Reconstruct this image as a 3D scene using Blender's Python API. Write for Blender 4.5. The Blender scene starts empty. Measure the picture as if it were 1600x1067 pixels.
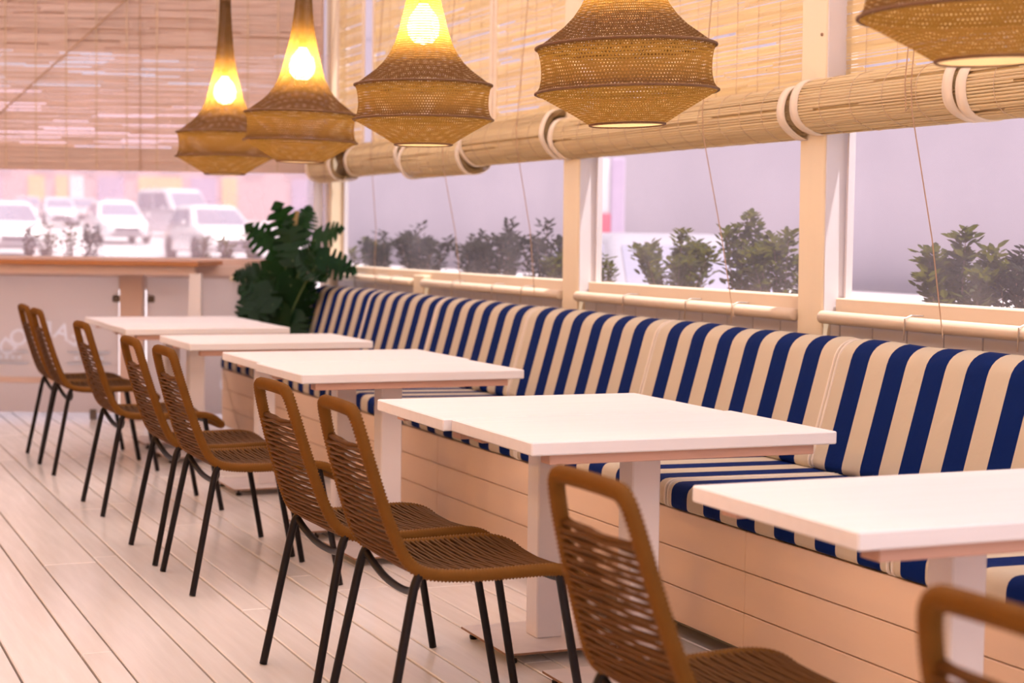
import bpy, bmesh, math, random
from mathutils import Vector, Matrix, Quaternion

R = math.radians
SC = bpy.context.scene
COL = SC.collection

# ------------------------------------------------------------------ camera
cam_d = bpy.data.cameras.new('camera')
cam_d.sensor_fit = 'HORIZONTAL'
cam_d.sensor_width = 36.0
cam_d.lens = 59.625
cam_d.clip_start = 0.05
cam_d.clip_end = 500
cam = bpy.data.objects.new('camera', cam_d)
COL.objects.link(cam)
_r = Vector((0.91618147, -0.40053711, 0.01347368))
_d = Vector((-0.01209368, -0.06123629, -0.99805003))
_f = Vector((0.40058115, 0.91423199, -0.06094753))
_m = Matrix((( _r.x, -_d.x, -_f.x, 0.0),
             ( _r.y, -_d.y, -_f.y, 0.0),
             ( _r.z, -_d.z, -_f.z, 1.26),
             (0, 0, 0, 1)))
cam.matrix_world = _m
cam_d.dof.use_dof = True
cam_d.dof.focus_distance = 5.0
cam_d.dof.aperture_fstop = 3.3
SC.camera = cam
SC.cycles.max_bounces = 9
SC.cycles.transparent_max_bounces = 12

# ------------------------------------------------------------------ world, sun, exposure
W = bpy.data.worlds.new('world')
SC.world = W
W.use_nodes = True
_bg = W.node_tree.nodes['Background']
_bg.inputs[0].default_value = (0.93, 0.85, 0.97, 1)
_bg.inputs[1].default_value = 0.80
sun_d = bpy.data.lights.new('sun', 'SUN')
sun_d.energy = 10.0
sun_d.angle = R(1.5)
sun_d.color = (1.0, 0.95, 0.91)
sun = bpy.data.objects.new('sun', sun_d)
COL.objects.link(sun)
# direction towards the sun: from the street side, behind the camera
_sd = Vector((0.30, -0.30, 1.45)).normalized()
sun.rotation_euler = _sd.to_track_quat('Z', 'Y').to_euler()

vs = SC.view_settings
vs.view_transform = 'Standard'
vs.look = 'None'
vs.gamma = 1.0
vs.use_curve_mapping = False
vs.exposure = -0.2

# ------------------------------------------------------------------ materials
MATS = {}

def new_mat(name):
    m = bpy.data.materials.new(name)
    m.use_nodes = True
    nt = m.node_tree
    for n in list(nt.nodes):
        nt.nodes.remove(n)
    out = nt.nodes.new('ShaderNodeOutputMaterial')
    MATS[name] = m
    return m, nt, out

def N(nt, t, **kw):
    n = nt.nodes.new(t)
    for k, v in kw.items():
        if k.startswith('i_'):
            key = k[2:]
            key = int(key) if key.isdigit() else key.replace('_', ' ')
            n.inputs[key].default_value = v
        else:
            setattr(n, k, v)
    return n

def c4(c):
    return (c[0], c[1], c[2], 1.0)

def pmat(name, col, rough=0.5, spec=0.5, metal=0.0, var=0.08, vscale=(6, 6, 6), bump=0.0, bscale=(40, 40, 40), coord='Object', coat=0.0, sheen=0.0, rvar=0.0):
    m, nt, out = new_mat(name)
    b = N(nt, 'ShaderNodeBsdfPrincipled')
    b.inputs['Roughness'].default_value = rough
    b.inputs['Specular IOR Level'].default_value = spec
    b.inputs['Metallic'].default_value = metal
    b.inputs['Coat Weight'].default_value = coat
    b.inputs['Sheen Weight'].default_value = sheen
    tc = N(nt, 'ShaderNodeTexCoord')
    mp = N(nt, 'ShaderNodeMapping')
    mp.inputs['Scale'].default_value = vscale
    nt.links.new(tc.outputs[coord], mp.inputs[0])
    no = N(nt, 'ShaderNodeTexNoise')
    no.inputs['Scale'].default_value = 1.0
    no.inputs['Detail'].default_value = 4.0
    nt.links.new(mp.outputs[0], no.inputs['Vector'])
    mx = N(nt, 'ShaderNodeMix', data_type='RGBA')
    mx.inputs['A'].default_value = c4([v * (1 - var) for v in col])
    mx.inputs['B'].default_value = c4([min(1, v * (1 + var)) for v in col])
    nt.links.new(no.outputs['Fac'], mx.inputs['Factor'])
    nt.links.new(mx.outputs['Result'], b.inputs['Base Color'])
    if rvar:
        mr = N(nt, 'ShaderNodeMapRange')
        mr.inputs['To Min'].default_value = max(0.02, rough - rvar)
        mr.inputs['To Max'].default_value = rough + rvar
        nt.links.new(no.outputs['Fac'], mr.inputs['Value'])
        nt.links.new(mr.outputs[0], b.inputs['Roughness'])
    if bump:
        mp2 = N(nt, 'ShaderNodeMapping')
        mp2.inputs['Scale'].default_value = bscale
        nt.links.new(tc.outputs[coord], mp2.inputs[0])
        n2 = N(nt, 'ShaderNodeTexNoise')
        n2.inputs['Scale'].default_value = 1.0
        n2.inputs['Detail'].default_value = 3.0
        nt.links.new(mp2.outputs[0], n2.inputs['Vector'])
        bp = N(nt, 'ShaderNodeBump')
        bp.inputs['Strength'].default_value = bump
        bp.inputs['Distance'].default_value = 0.01
        nt.links.new(n2.outputs['Fac'], bp.inputs['Height'])
        nt.links.new(bp.outputs[0], b.inputs['Normal'])
    nt.links.new(b.outputs[0], out.inputs[0])
    return m

def tmat(name, col, trans=0.5, rough=0.7, var=0.15, vscale=(10, 10, 10), tcol=None, coord='Object', spec=0.2):
    """diffuse + translucent sheet (leaves, cloth, reeds, frosted glass)"""
    m, nt, out = new_mat(name)
    tc = N(nt, 'ShaderNodeTexCoord')
    mp = N(nt, 'ShaderNodeMapping')
    mp.inputs['Scale'].default_value = vscale
    nt.links.new(tc.outputs[coord], mp.inputs[0])
    no = N(nt, 'ShaderNodeTexNoise')
    no.inputs['Scale'].default_value = 1.0
    no.inputs['Detail'].default_value = 3.0
    nt.links.new(mp.outputs[0], no.inputs['Vector'])
    mx = N(nt, 'ShaderNodeMix', data_type='RGBA')
    mx.inputs['A'].default_value = c4([v * (1 - var) for v in col])
    mx.inputs['B'].default_value = c4([min(1, v * (1 + var)) for v in col])
    nt.links.new(no.outputs['Fac'], mx.inputs['Factor'])
    p = N(nt, 'ShaderNodeBsdfPrincipled')
    p.inputs['Roughness'].default_value = rough
    p.inputs['Specular IOR Level'].default_value = spec
    nt.links.new(mx.outputs['Result'], p.inputs['Base Color'])
    t = N(nt, 'ShaderNodeBsdfTranslucent')
    if tcol:
        t.inputs[0].default_value = c4(tcol)
    else:
        nt.links.new(mx.outputs['Result'], t.inputs[0])
    ms = N(nt, 'ShaderNodeMixShader')
    ms.inputs[0].default_value = trans
    nt.links.new(p.outputs[0], ms.inputs[1])
    nt.links.new(t.outputs[0], ms.inputs[2])
    nt.links.new(ms.outputs[0], out.inputs[0])
    return m

def vinyl_mat(name, col, clear, wob=0.12):
    """hazy clear plastic sheet: partly see-through, partly scattering"""
    m, nt, out = new_mat(name)
    tr = N(nt, 'ShaderNodeBsdfTransparent')
    tl = N(nt, 'ShaderNodeBsdfTranslucent')
    tl.inputs[0].default_value = c4(col)
    df = N(nt, 'ShaderNodeBsdfDiffuse')
    df.inputs[0].default_value = c4(col)
    m1 = N(nt, 'ShaderNodeMixShader')
    m1.inputs[0].default_value = 0.3
    nt.links.new(tl.outputs[0], m1.inputs[1])
    nt.links.new(df.outputs[0], m1.inputs[2])
    tc = N(nt, 'ShaderNodeTexCoord')
    no = N(nt, 'ShaderNodeTexNoise')
    no.inputs['Scale'].default_value = 3.5
    no.inputs['Detail'].default_value = 3.0
    nt.links.new(tc.outputs['Object'], no.inputs['Vector'])
    mr = N(nt, 'ShaderNodeMapRange')
    mr.inputs['From Min'].default_value = 0.3
    mr.inputs['From Max'].default_value = 0.7
    mr.inputs['To Min'].default_value = 1 - clear - wob * 0.5
    mr.inputs['To Max'].default_value = 1 - clear + wob * 0.5
    nt.links.new(no.outputs['Fac'], mr.inputs['Value'])
    ms = N(nt, 'ShaderNodeMixShader')
    nt.links.new(mr.outputs[0], ms.inputs[0])
    nt.links.new(tr.outputs[0], ms.inputs[1])
    nt.links.new(m1.outputs[0], ms.inputs[2])
    nt.links.new(ms.outputs[0], out.inputs[0])
    return m

def stripe_mat(name):
    m, nt, out = new_mat(name)
    tc = N(nt, 'ShaderNodeTexCoord')
    sp = N(nt, 'ShaderNodeSeparateXYZ')
    nt.links.new(tc.outputs['Object'], sp.inputs[0])
    # blue where frac(y / 0.2) is within the middle half
    dv = N(nt, 'ShaderNodeMath', operation='MULTIPLY')
    dv.inputs[1].default_value = 5.0
    nt.links.new(sp.outputs['Y'], dv.inputs[0])
    fr = N(nt, 'ShaderNodeMath', operation='FRACT')
    nt.links.new(dv.outputs[0], fr.inputs[0])
    sb = N(nt, 'ShaderNodeMath', operation='SUBTRACT')
    sb.inputs[1].default_value = 0.5
    nt.links.new(fr.outputs[0], sb.inputs[0])
    ab = N(nt, 'ShaderNodeMath', operation='ABSOLUTE')
    nt.links.new(sb.outputs[0], ab.inputs[0])
    lt = N(nt, 'ShaderNodeMath', operation='LESS_THAN')
    lt.inputs[1].default_value = 0.25
    nt.links.new(ab.outputs[0], lt.inputs[0])
    mx = N(nt, 'ShaderNodeMix', data_type='RGBA')
    mx.inputs['A'].default_value = c4((0.58, 0.485, 0.36))
    mx.inputs['B'].default_value = c4((0.001, 0.014, 0.105))
    nt.links.new(lt.outputs[0], mx.inputs['Factor'])
    b = N(nt, 'ShaderNodeBsdfPrincipled')
    b.inputs['Roughness'].default_value = 0.75
    b.inputs['Specular IOR Level'].default_value = 0.08
    nt.links.new(mx.outputs['Result'], b.inputs['Base Color'])
    wv = N(nt, 'ShaderNodeTexNoise')
    wv.inputs['Scale'].default_value = 14.0
    wv.inputs['Detail'].default_value = 3.0
    nt.links.new(tc.outputs['Object'], wv.inputs['Vector'])
    bp = N(nt, 'ShaderNodeBump')
    bp.inputs['Strength'].default_value = 0.25
    bp.inputs['Distance'].default_value = 0.012
    nt.links.new(wv.outputs['Fac'], bp.inputs['Height'])
    nt.links.new(bp.outputs[0], b.inputs['Normal'])
    nt.links.new(b.outputs[0], out.inputs[0])
    return m

def knit_mat(name, col, tcol):
    """open knitted net: strands are solid, the meshes between them are open"""
    m, nt, out = new_mat(name)
    uv = N(nt, 'ShaderNodeUVMap')
    sp = N(nt, 'ShaderNodeSeparateXYZ')
    nt.links.new(uv.outputs[0], sp.inputs[0])
    def tri(src, offs=None):
        a = src
        if offs is not None:
            ad = N(nt, 'ShaderNodeMath', operation='ADD')
            nt.links.new(src, ad.inputs[0])
            nt.links.new(offs, ad.inputs[1])
            a = ad.outputs[0]
        fr = N(nt, 'ShaderNodeMath', operation='FRACT')
        nt.links.new(a, fr.inputs[0])
        sb = N(nt, 'ShaderNodeMath', operation='SUBTRACT')
        sb.inputs[1].default_value = 0.5
        nt.links.new(fr.outputs[0], sb.inputs[0])
        return sb.outputs[0]
    fl = N(nt, 'ShaderNodeMath', operation='FLOOR')
    nt.links.new(sp.outputs['Y'], fl.inputs[0])
    hf = N(nt, 'ShaderNodeMath', operation='MULTIPLY')
    hf.inputs[1].default_value = 0.5
    nt.links.new(fl.outputs[0], hf.inputs[0])
    tu = tri(sp.outputs['X'], hf.outputs[0])
    tv = tri(sp.outputs['Y'])
    p1 = N(nt, 'ShaderNodeMath', operation='MULTIPLY'); nt.links.new(tu, p1.inputs[0]); nt.links.new(tu, p1.inputs[1])
    p2 = N(nt, 'ShaderNodeMath', operation='MULTIPLY'); nt.links.new(tv, p2.inputs[0]); nt.links.new(tv, p2.inputs[1])
    sm = N(nt, 'ShaderNodeMath', operation='ADD'); nt.links.new(p1.outputs[0], sm.inputs[0]); nt.links.new(p2.outputs[0], sm.inputs[1])
    no = N(nt, 'ShaderNodeTexNoise')
    no.inputs['Scale'].default_value = 0.35
    no.inputs['Detail'].default_value = 2.0
    nt.links.new(uv.outputs[0], no.inputs['Vector'])
    mr = N(nt, 'ShaderNodeMapRange')
    mr.inputs['From Min'].default_value = 0.3
    mr.inputs['From Max'].default_value = 0.7
    mr.inputs['To Min'].default_value = 0.030
    mr.inputs['To Max'].default_value = 0.105
    nt.links.new(no.outputs['Fac'], mr.inputs['Value'])
    hole = N(nt, 'ShaderNodeMath', operation='LESS_THAN')
    nt.links.new(sm.outputs[0], hole.inputs[0])
    nt.links.new(mr.outputs[0], hole.inputs[1])
    df = N(nt, 'ShaderNodeBsdfDiffuse'); df.inputs[0].default_value = c4(col)
    tl = N(nt, 'ShaderNodeBsdfTranslucent'); tl.inputs[0].default_value = c4(tcol)
    ms = N(nt, 'ShaderNodeMixShader'); ms.inputs[0].default_value = 0.075
    nt.links.new(df.outputs[0], ms.inputs[1]); nt.links.new(tl.outputs[0], ms.inputs[2])
    bp = N(nt, 'ShaderNodeBump'); bp.inputs['Strength'].default_value = 0.6; bp.inputs['Distance'].default_value = 0.006
    bp.invert = True
    inv = N(nt, 'ShaderNodeMath', operation='MULTIPLY'); inv.inputs[1].default_value = -1.0
    nt.links.new(sm.outputs[0], inv.inputs[0])
    nt.links.new(inv.outputs[0], bp.inputs['Height'])
    nt.links.new(bp.outputs[0], df.inputs['Normal'])
    tr = N(nt, 'ShaderNodeBsdfTransparent')
    m2 = N(nt, 'ShaderNodeMixShader')
    nt.links.new(hole.outputs[0], m2.inputs[0])
    nt.links.new(ms.outputs[0], m2.inputs[1])
    nt.links.new(tr.outputs[0], m2.inputs[2])
    nt.links.new(m2.outputs[0], out.inputs[0])
    return m

def emat(name, col, s):
    m, nt, out = new_mat(name)
    e = N(nt, 'ShaderNodeEmission')
    e.inputs[0].default_value = c4(col)
    e.inputs[1].default_value = s
    nt.links.new(e.outputs[0], out.inputs[0])
    return m

def floor_mat(name):
    m, nt, out = new_mat(name)
    tc = N(nt, 'ShaderNodeTexCoord')
    oi = N(nt, 'ShaderNodeObjectInfo')
    b = N(nt, 'ShaderNodeBsdfPrincipled')
    b.inputs['Specular IOR Level'].default_value = 0.55
    mp = N(nt, 'ShaderNodeMapping'); mp.inputs['Scale'].default_value = (14, 1.2, 1)
    nt.links.new(tc.outputs['Generated'], mp.inputs[0])
    mpo = N(nt, 'ShaderNodeMapping'); mpo.inputs['Scale'].default_value = (20, 1.6, 1)
    nt.links.new(tc.outputs['Object'], mpo.inputs[0])
    no = N(nt, 'ShaderNodeTexNoise'); no.inputs['Scale'].default_value = 1.5; no.inputs['Detail'].default_value = 5
    nt.links.new(mpo.outputs[0], no.inputs['Vector'])
    mx = N(nt, 'ShaderNodeMix', data_type='RGBA')
    mx.inputs['A'].default_value = c4((0.79, 0.735, 0.69))
    mx.inputs['B'].default_value = c4((0.92, 0.885, 0.86))
    nt.links.new(no.outputs['Fac'], mx.inputs['Factor'])
    # chips of worn paint
    n3 = N(nt, 'ShaderNodeTexNoise'); n3.inputs['Scale'].default_value = 38; n3.inputs['Detail'].default_value = 2
    nt.links.new(tc.outputs['Object'], n3.inputs['Vector'])
    gt = N(nt, 'ShaderNodeMath', operation='GREATER_THAN'); gt.inputs[1].default_value = 0.79
    nt.links.new(n3.outputs['Fac'], gt.inputs[0])
    mx2 = N(nt, 'ShaderNodeMix', data_type='RGBA')
    mx2.inputs['B'].default_value = c4((0.22, 0.13, 0.09))
    nt.links.new(gt.outputs[0], mx2.inputs['Factor'])
    nt.links.new(mx.outputs['Result'], mx2.inputs['A'])
    # small tint per plank
    hs = N(nt, 'ShaderNodeHueSaturation')
    mr = N(nt, 'ShaderNodeMapRange'); mr.inputs['To Min'].default_value = 0.93; mr.inputs['To Max'].default_value = 1.05
    nt.links.new(oi.outputs['Random'], mr.inputs['Value'])
    nt.links.new(mr.outputs[0], hs.inputs['Value'])
    nt.links.new(mx2.outputs['Result'], hs.inputs['Color'])
    nt.links.new(hs.outputs[0], b.inputs['Base Color'])
    r2 = N(nt, 'ShaderNodeMapRange'); r2.inputs['To Min'].default_value = 0.10; r2.inputs['To Max'].default_value = 0.26
    nt.links.new(no.outputs['Fac'], r2.inputs['Value'])
    nt.links.new(r2.outputs[0], b.inputs['Roughness'])
    bp = N(nt, 'ShaderNodeBump'); bp.inputs['Strength'].default_value = 0.12; bp.inputs['Distance'].default_value = 0.01
    nt.links.new(no.outputs['Fac'], bp.inputs['Height'])
    nt.links.new(bp.outputs[0], b.inputs['Normal'])
    nt.links.new(b.outputs[0], out.inputs[0])
    return m

M = {}
M['floor'] = floor_mat('painted_deck')
M['gap'] = pmat('dark_gap', (0.10, 0.055, 0.035), 0.8)
M['table'] = pmat('white_table_paint', (0.88, 0.83, 0.83), 0.42, 0.45, var=0.05, vscale=(2, 30, 30), bump=0.04, bscale=(8, 120, 60))
M['rawwood'] = pmat('pink_raw_wood', (0.62, 0.36, 0.27), 0.6, var=0.15, vscale=(3, 40, 40))
M['legwhite'] = pmat('white_leg_paint', (0.83, 0.76, 0.75), 0.45, var=0.04)
M['plate'] = pmat('worn_white_steel', (0.72, 0.65, 0.64), 0.4, 0.5, var=0.1, vscale=(20, 20, 20))
M['rust'] = pmat('rusty_edge', (0.30, 0.16, 0.09), 0.7, var=0.5, vscale=(90, 90, 90))
M['dark'] = pmat('dark_metal', (0.010, 0.007, 0.008), 0.40, 0.22, var=0.2)
M['rope'] = pmat('brown_rope', (0.165, 0.066, 0.009), 0.65, 0.12, var=0.15, vscale=(30, 30, 30))
M['rope_d'] = pmat('brown_cord', (0.115, 0.046, 0.009), 0.65, 0.12, var=0.2, vscale=(60, 60, 60))
M['bench'] = pmat('cream_bench_paint', (0.80, 0.58, 0.41), 0.42, 0.4, var=0.06, vscale=(2, 1, 10), bump=0.03, bscale=(4, 2, 50))
M['stripe'] = stripe_mat('blue_cream_stripe')
M['cream_cloth'] = pmat('cream_piping', (0.80, 0.70, 0.60), 0.8, 0.2)
M['post'] = pmat('cream_post_paint', (0.80, 0.66, 0.48), 0.5, 0.4, var=0.05, vscale=(12, 12, 1))
M['railpaint'] = pmat('cream_rail_paint', (0.66, 0.52, 0.40), 0.45, 0.4, var=0.05)
M['white_frame'] = pmat('white_frame_paint', (0.70, 0.65, 0.69), 0.45, 0.4, var=0.03)
M['wall'] = pmat('lilac_wall_boards', (0.62, 0.58, 0.64), 0.6, var=0.06)
M['leftwall'] = pmat('added_warm_timber', (0.52, 0.35, 0.20), 0.6, var=0.2, vscale=(2, 2, 12))
M['sheer_roof'] = tmat('light_passing_roof', (0.92, 0.87, 0.88), trans=0.74, rough=0.9, var=0.02)
M['beam'] = pmat('white_roof_beam', (0.8, 0.72, 0.66), 0.5)
M['vinyl'] = vinyl_mat('hazy_vinyl', (0.92, 0.82, 0.92), 0.94, 0.05)
M['vinyl_far'] = vinyl_mat('hazy_vinyl_end', (0.95, 0.80, 0.86), 0.74)
M['reed'] = tmat('bamboo_reed', (0.93, 0.71, 0.45), trans=0.42, rough=0.6, var=0.22, vscale=(60, 1.2, 60))
M['reed_far'] = tmat('bamboo_reed_end', (0.74, 0.57, 0.49), trans=0.35, rough=0.6, var=0.2, vscale=(1.5, 1.5, 60))
M['tape'] = tmat('cream_binding', (0.86, 0.72, 0.58), trans=0.12, rough=0.8, var=0.04)
M['thread'] = pmat('warp_thread', (0.58, 0.42, 0.28), 0.8)
M['string'] = pmat('brown_string', (0.42, 0.26, 0.16), 0.8)
M['knit'] = knit_mat('knit_net', (0.110, 0.058, 0.028), (0.80, 0.46, 0.09))
M['hoop'] = pmat('knit_hoop', (0.16, 0.075, 0.03), 0.8, bump=0.5, bscale=(160, 160, 160))
def bulb_mat(name, col, s):
    m, nt, out = new_mat(name)
    e = N(nt, 'ShaderNodeEmission')
    e.inputs[0].default_value = c4(col)
    e.inputs[1].default_value = s
    t = N(nt, 'ShaderNodeBsdfTransparent')
    x = N(nt, 'ShaderNodeMixShader')
    x.inputs[0].default_value = 0.4
    nt.links.new(t.outputs[0], x.inputs[1])
    nt.links.new(e.outputs[0], x.inputs[2])
    nt.links.new(x.outputs[0], out.inputs[0])
    return m
M['bulb'] = bulb_mat('warm_bulb', (1.0, 0.78, 0.48), 22.0)
M['diffuser'] = tmat('cream_diffuser', (0.92, 0.82, 0.66), trans=0.7, rough=0.8, var=0.03)
M['counter'] = pmat('varnished_counter', (0.42, 0.17, 0.07), 0.22, 0.6, var=0.2, vscale=(2, 2, 20))
M['endbeam'] = pmat('rose_beige_paint', (0.66, 0.48, 0.41), 0.55, var=0.04)
M['frost'] = tmat('frosted_glass', (0.84, 0.78, 0.78), trans=0.60, rough=0.3, var=0.03, vscale=(2, 2, 2))
M['print'] = tmat('clear_lettering', (0.99, 0.97, 0.99), trans=0.93, rough=0.5, var=0.01)
M['steel'] = pmat('brushed_steel', (0.45, 0.40, 0.38), 0.35, metal=0.8)
M['clamp'] = pmat('dark_clamp', (0.12, 0.09, 0.075), 0.45)
M['monstera'] = tmat('monstera_leaf', (0.008, 0.028, 0.010), trans=0.14, rough=0.32, var=0.4, vscale=(5, 5, 5), tcol=(0.05, 0.22, 0.015), spec=0.14)
M['stem'] = pmat('green_stem', (0.10, 0.16, 0.05), 0.6)
M['stake'] = pmat('moss_stake', (0.36, 0.25, 0.10), 0.9, bump=0.4)
M['pot'] = pmat('grey_pot', (0.30, 0.27, 0.26), 0.7)
M['soil'] = pmat('soil', (0.06, 0.04, 0.03), 0.95, bump=0.5)
M['leaf'] = tmat('shrub_leaf', (0.046, 0.050, 0.012), trans=0.35, rough=0.5, var=0.5, vscale=(14, 14, 14), tcol=(0.17, 0.155, 0.018), spec=0.05)
M['leaf2'] = tmat('shrub_leaf_dark', (0.020, 0.018, 0.016), trans=0.3, rough=0.5, var=0.5, vscale=(14, 14, 14), tcol=(0.05, 0.045, 0.02), spec=0.05)
M['twig'] = pmat('twig', (0.20, 0.12, 0.08), 0.8)
M['planter'] = pmat('planter_timber', (0.55, 0.42, 0.36), 0.7)
M['street'] = pmat('pale_asphalt', (0.62, 0.55, 0.58), 0.8, var=0.05, vscale=(.3, .3, .3))
M['car_white'] = pmat('white_car_paint', (0.88, 0.84, 0.86), 0.25, 0.5, coat=0.4, var=0.01)
M['car_rose'] = pmat('rose_car_paint', (0.62, 0.46, 0.48), 0.25, 0.5, coat=0.4, var=0.01)
M['car_lilac'] = pmat('lilac_grey_car_paint', (0.36, 0.32, 0.38), 0.3, 0.4, coat=0.2, var=0.01)
M['car_silver'] = pmat('silver_car_paint', (0.72, 0.66, 0.72), 0.25, 0.5, coat=0.4, var=0.01)
M['glass_d'] = pmat('car_glass', (0.30, 0.27, 0.36), 0.12, 0.6, var=0.01)
M['tyre'] = pmat('tyre', (0.05, 0.045, 0.05), 0.8)
M['lens'] = pmat('headlamp_lens', (0.92, 0.90, 0.90), 0.1, 0.8, var=0.0)
M['grille'] = pmat('car_grille', (0.20, 0.16, 0.19), 0.5)
M['facade'] = pmat('pink_facade', (0.74, 0.50, 0.52), 0.8, var=0.05, vscale=(.2, .2, .2))
M['f_yellow'] = pmat('yellow_shutter', (0.85, 0.62, 0.33), 0.7)
M['f_lilac'] = pmat('lilac_panel', (0.58, 0.45, 0.62), 0.7)
M['f_white'] = pmat('white_sign', (0.92, 0.92, 0.95), 0.6)
M['facade2'] = pmat('lilac_stucco', (0.56, 0.49, 0.55), 0.85, var=0.1, vscale=(.5, .5, .5))
M['red'] = pmat('red_awning', (0.66, 0.13, 0.20), 0.7)
M['window_glass'] = pmat('facade_window', (0.53, 0.46, 0.53), 0.3, 0.4)

# ------------------------------------------------------------------ geometry helpers
class MB:
    def __init__(self):
        self.v = []
        self.f = []
        self.uv = None

    def add(self, vs, fs):
        o = len(self.v)
        self.v.extend([tuple(p) for p in vs])
        self.f.extend([tuple(i + o for i in q) for q in fs])
        return self

    def box(self, x0, x1, y0, y1, z0, z1, bev=0.0, mtx=None):
        if bev <= 0:
            p = [(x, y, z) for x in (x0, x1) for y in (y0, y1) for z in (z0, z1)]
            fs = [(0, 1, 3, 2), (4, 6, 7, 5), (0, 4, 5, 1), (2, 3, 7, 6), (0, 2, 6, 4), (1, 5, 7, 3)]
        else:
            bm = bmesh.new()
            bmesh.ops.create_cube(bm, size=1.0)
            for v in bm.verts:
                v.co = Vector(((x0 + x1) / 2 + v.co.x * (x1 - x0), (y0 + y1) / 2 + v.co.y * (y1 - y0), (z0 + z1) / 2 + v.co.z * (z1 - z0)))
            bmesh.ops.bevel(bm, geom=bm.edges[:], offset=bev, segments=1 if bev < 0.006 else 2, affect='EDGES', profile=0.6)
            bm.verts.index_update()
            p = [tuple(v.co) for v in bm.verts]
            fs = [tuple(v.index for v in f.verts) for f in bm.faces]
            bm.free()
        if mtx is not None:
            p = [tuple(mtx @ Vector(q)) for q in p]
        return self.add(p, fs)

    def tube(self, pts, r, n=8, closed=False, caps=True):
        pts = [Vector(p) for p in pts]
        k = len(pts)
        rs = r if isinstance(r, (list, tuple)) else [r] * k
        tang = []
        for i in range(k):
            if closed:
                t = pts[(i + 1) % k] - pts[i - 1]
            else:
                t = pts[min(i + 1, k - 1)] - pts[max(i - 1, 0)]
            if t.length < 1e-9:
                t = Vector((0, 0, 1))
            tang.append(t.normalized())
        t0 = tang[0]
        ref = Vector((0, 0, 1)) if abs(t0.z) < 0.9 else Vector((1, 0, 0))
        nrm = (ref - t0 * ref.dot(t0)).normalized()
        vs = []
        for i in range(k):
            t = tang[i]
            nrm = (nrm - t * nrm.dot(t))
            nrm = nrm.normalized() if nrm.length > 1e-9 else t.orthogonal().normalized()
            b = t.cross(nrm)
            for j in range(n):
                a = 2 * math.pi * j / n
                vs.append(pts[i] + (nrm * math.cos(a) + b * math.sin(a)) * rs[i])
        fs = []
        m = k if closed else k - 1
        for i in range(m):
            i2 = (i + 1) % k
            for j in range(n):
                j2 = (j + 1) % n
                fs.append((i * n + j, i * n + j2, i2 * n + j2, i2 * n + j))
        if caps and not closed:
            fs.append(tuple(range(n - 1, -1, -1)))
            fs.append(tuple((k - 1) * n + j for j in range(n)))
        return self.add(vs, fs)

    def lathe(self, prof, n=48, cx=0, cy=0, cap0=False, cap1=False):
        vs = []
        for (r, z) in prof:
            for j in range(n):
                a = 2 * math.pi * j / n
                vs.append((cx + r * math.cos(a), cy + r * math.sin(a), z))
        fs = []
        for i in range(len(prof) - 1):
            for j in range(n):
                j2 = (j + 1) % n
                fs.append((i * n + j, i * n + j2, (i + 1) * n + j2, (i + 1) * n + j))
        if cap0:
            fs.append(tuple(range(n - 1, -1, -1)))
        if cap1:
            fs.append(tuple((len(prof) - 1) * n + j for j in range(n)))
        return self.add(vs, fs)

    def mesh(self, name, mat, smooth=False):
        me = bpy.data.meshes.new(name)
        me.from_pydata(self.v, [], self.f)
        me.materials.append(mat)
        if smooth:
            me.polygons.foreach_set('use_smooth', [True] * len(me.polygons))
        me.update()
        return me

    def build(self, name, mat, parent=None, smooth=False, kind=None, loc=None):
        o = bpy.data.objects.new(name, self.mesh(name, mat, smooth))
        COL.objects.link(o)
        if parent is not None:
            o.parent = parent
        if kind:
            o['kind'] = kind
        if loc is not None:
            o.location = loc
        return o

def tag(o, label=None, cat=None, group=None, kind=None):
    if label: o['label'] = label
    if cat: o['category'] = cat
    if group: o['group'] = group
    if kind: o['kind'] = kind
    return o

def empty(name, loc=(0, 0, 0), rz=0.0, label=None, cat=None, group=None, kind=None):
    o = bpy.data.objects.new(name, None)
    o.empty_display_size = 0.1
    COL.objects.link(o)
    o.location = loc
    o.rotation_euler = (0, 0, rz)
    return tag(o, label, cat, group, kind)

def copy_tree(o, parent=None):
    c = o.copy()
    COL.objects.link(c)
    c.parent = parent
    for ch in list(o.children):
        copy_tree(ch, c)
    return c

def chaikin(pts, it=2, closed=False):
    pts = [Vector(p) for p in pts]
    for _ in range(it):
        q = []
        k = len(pts)
        if not closed:
            q.append(pts[0])
        for i in range(k if closed else k - 1):
            a, b = pts[i], pts[(i + 1) % k]
            q.append(a * 0.75 + b * 0.25)
            q.append(a * 0.25 + b * 0.75)
        if not closed:
            q.append(pts[-1])
        pts = q
    return pts

def resample(pts, step, closed=False):
    pts = [Vector(p) for p in pts]
    if closed:
        pts = pts + [pts[0]]
    L = [0.0]
    for a, b in zip(pts, pts[1:]):
        L.append(L[-1] + (b - a).length)
    n = max(2, int(round(L[-1] / step)))
    out = []
    j = 0
    for i in range(n if closed else n + 1):
        s = L[-1] * i / n
        while j < len(L) - 2 and L[j + 1] < s:
            j += 1
        d = L[j + 1] - L[j]
        t = (s - L[j]) / d if d > 0 else 0
        out.append(pts[j].lerp(pts[j + 1], t))
    return out

# ------------------------------------------------------------------ end wall frame (u along it, n away from the room)
TH = R(-22.39)
EU = Vector((math.cos(TH), math.sin(TH), 0))
EN = Vector((-math.sin(TH), math.cos(TH), 0))
EA = Vector((1.412, 11.807, 0))
END = Matrix(((EU.x, EN.x, 0, EA.x), (EU.y, EN.y, 0, EA.y), (0, 0, 1, 0), (0, 0, 0, 1)))

def end_obj(mb, name, mat, parent=None, smooth=False, kind=None):
    """mesh given in end-wall coordinates (s, d, z)"""
    o = mb.build(name, mat, parent, smooth, kind)
    if parent is None:
        o.matrix_world = END
    return o

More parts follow.
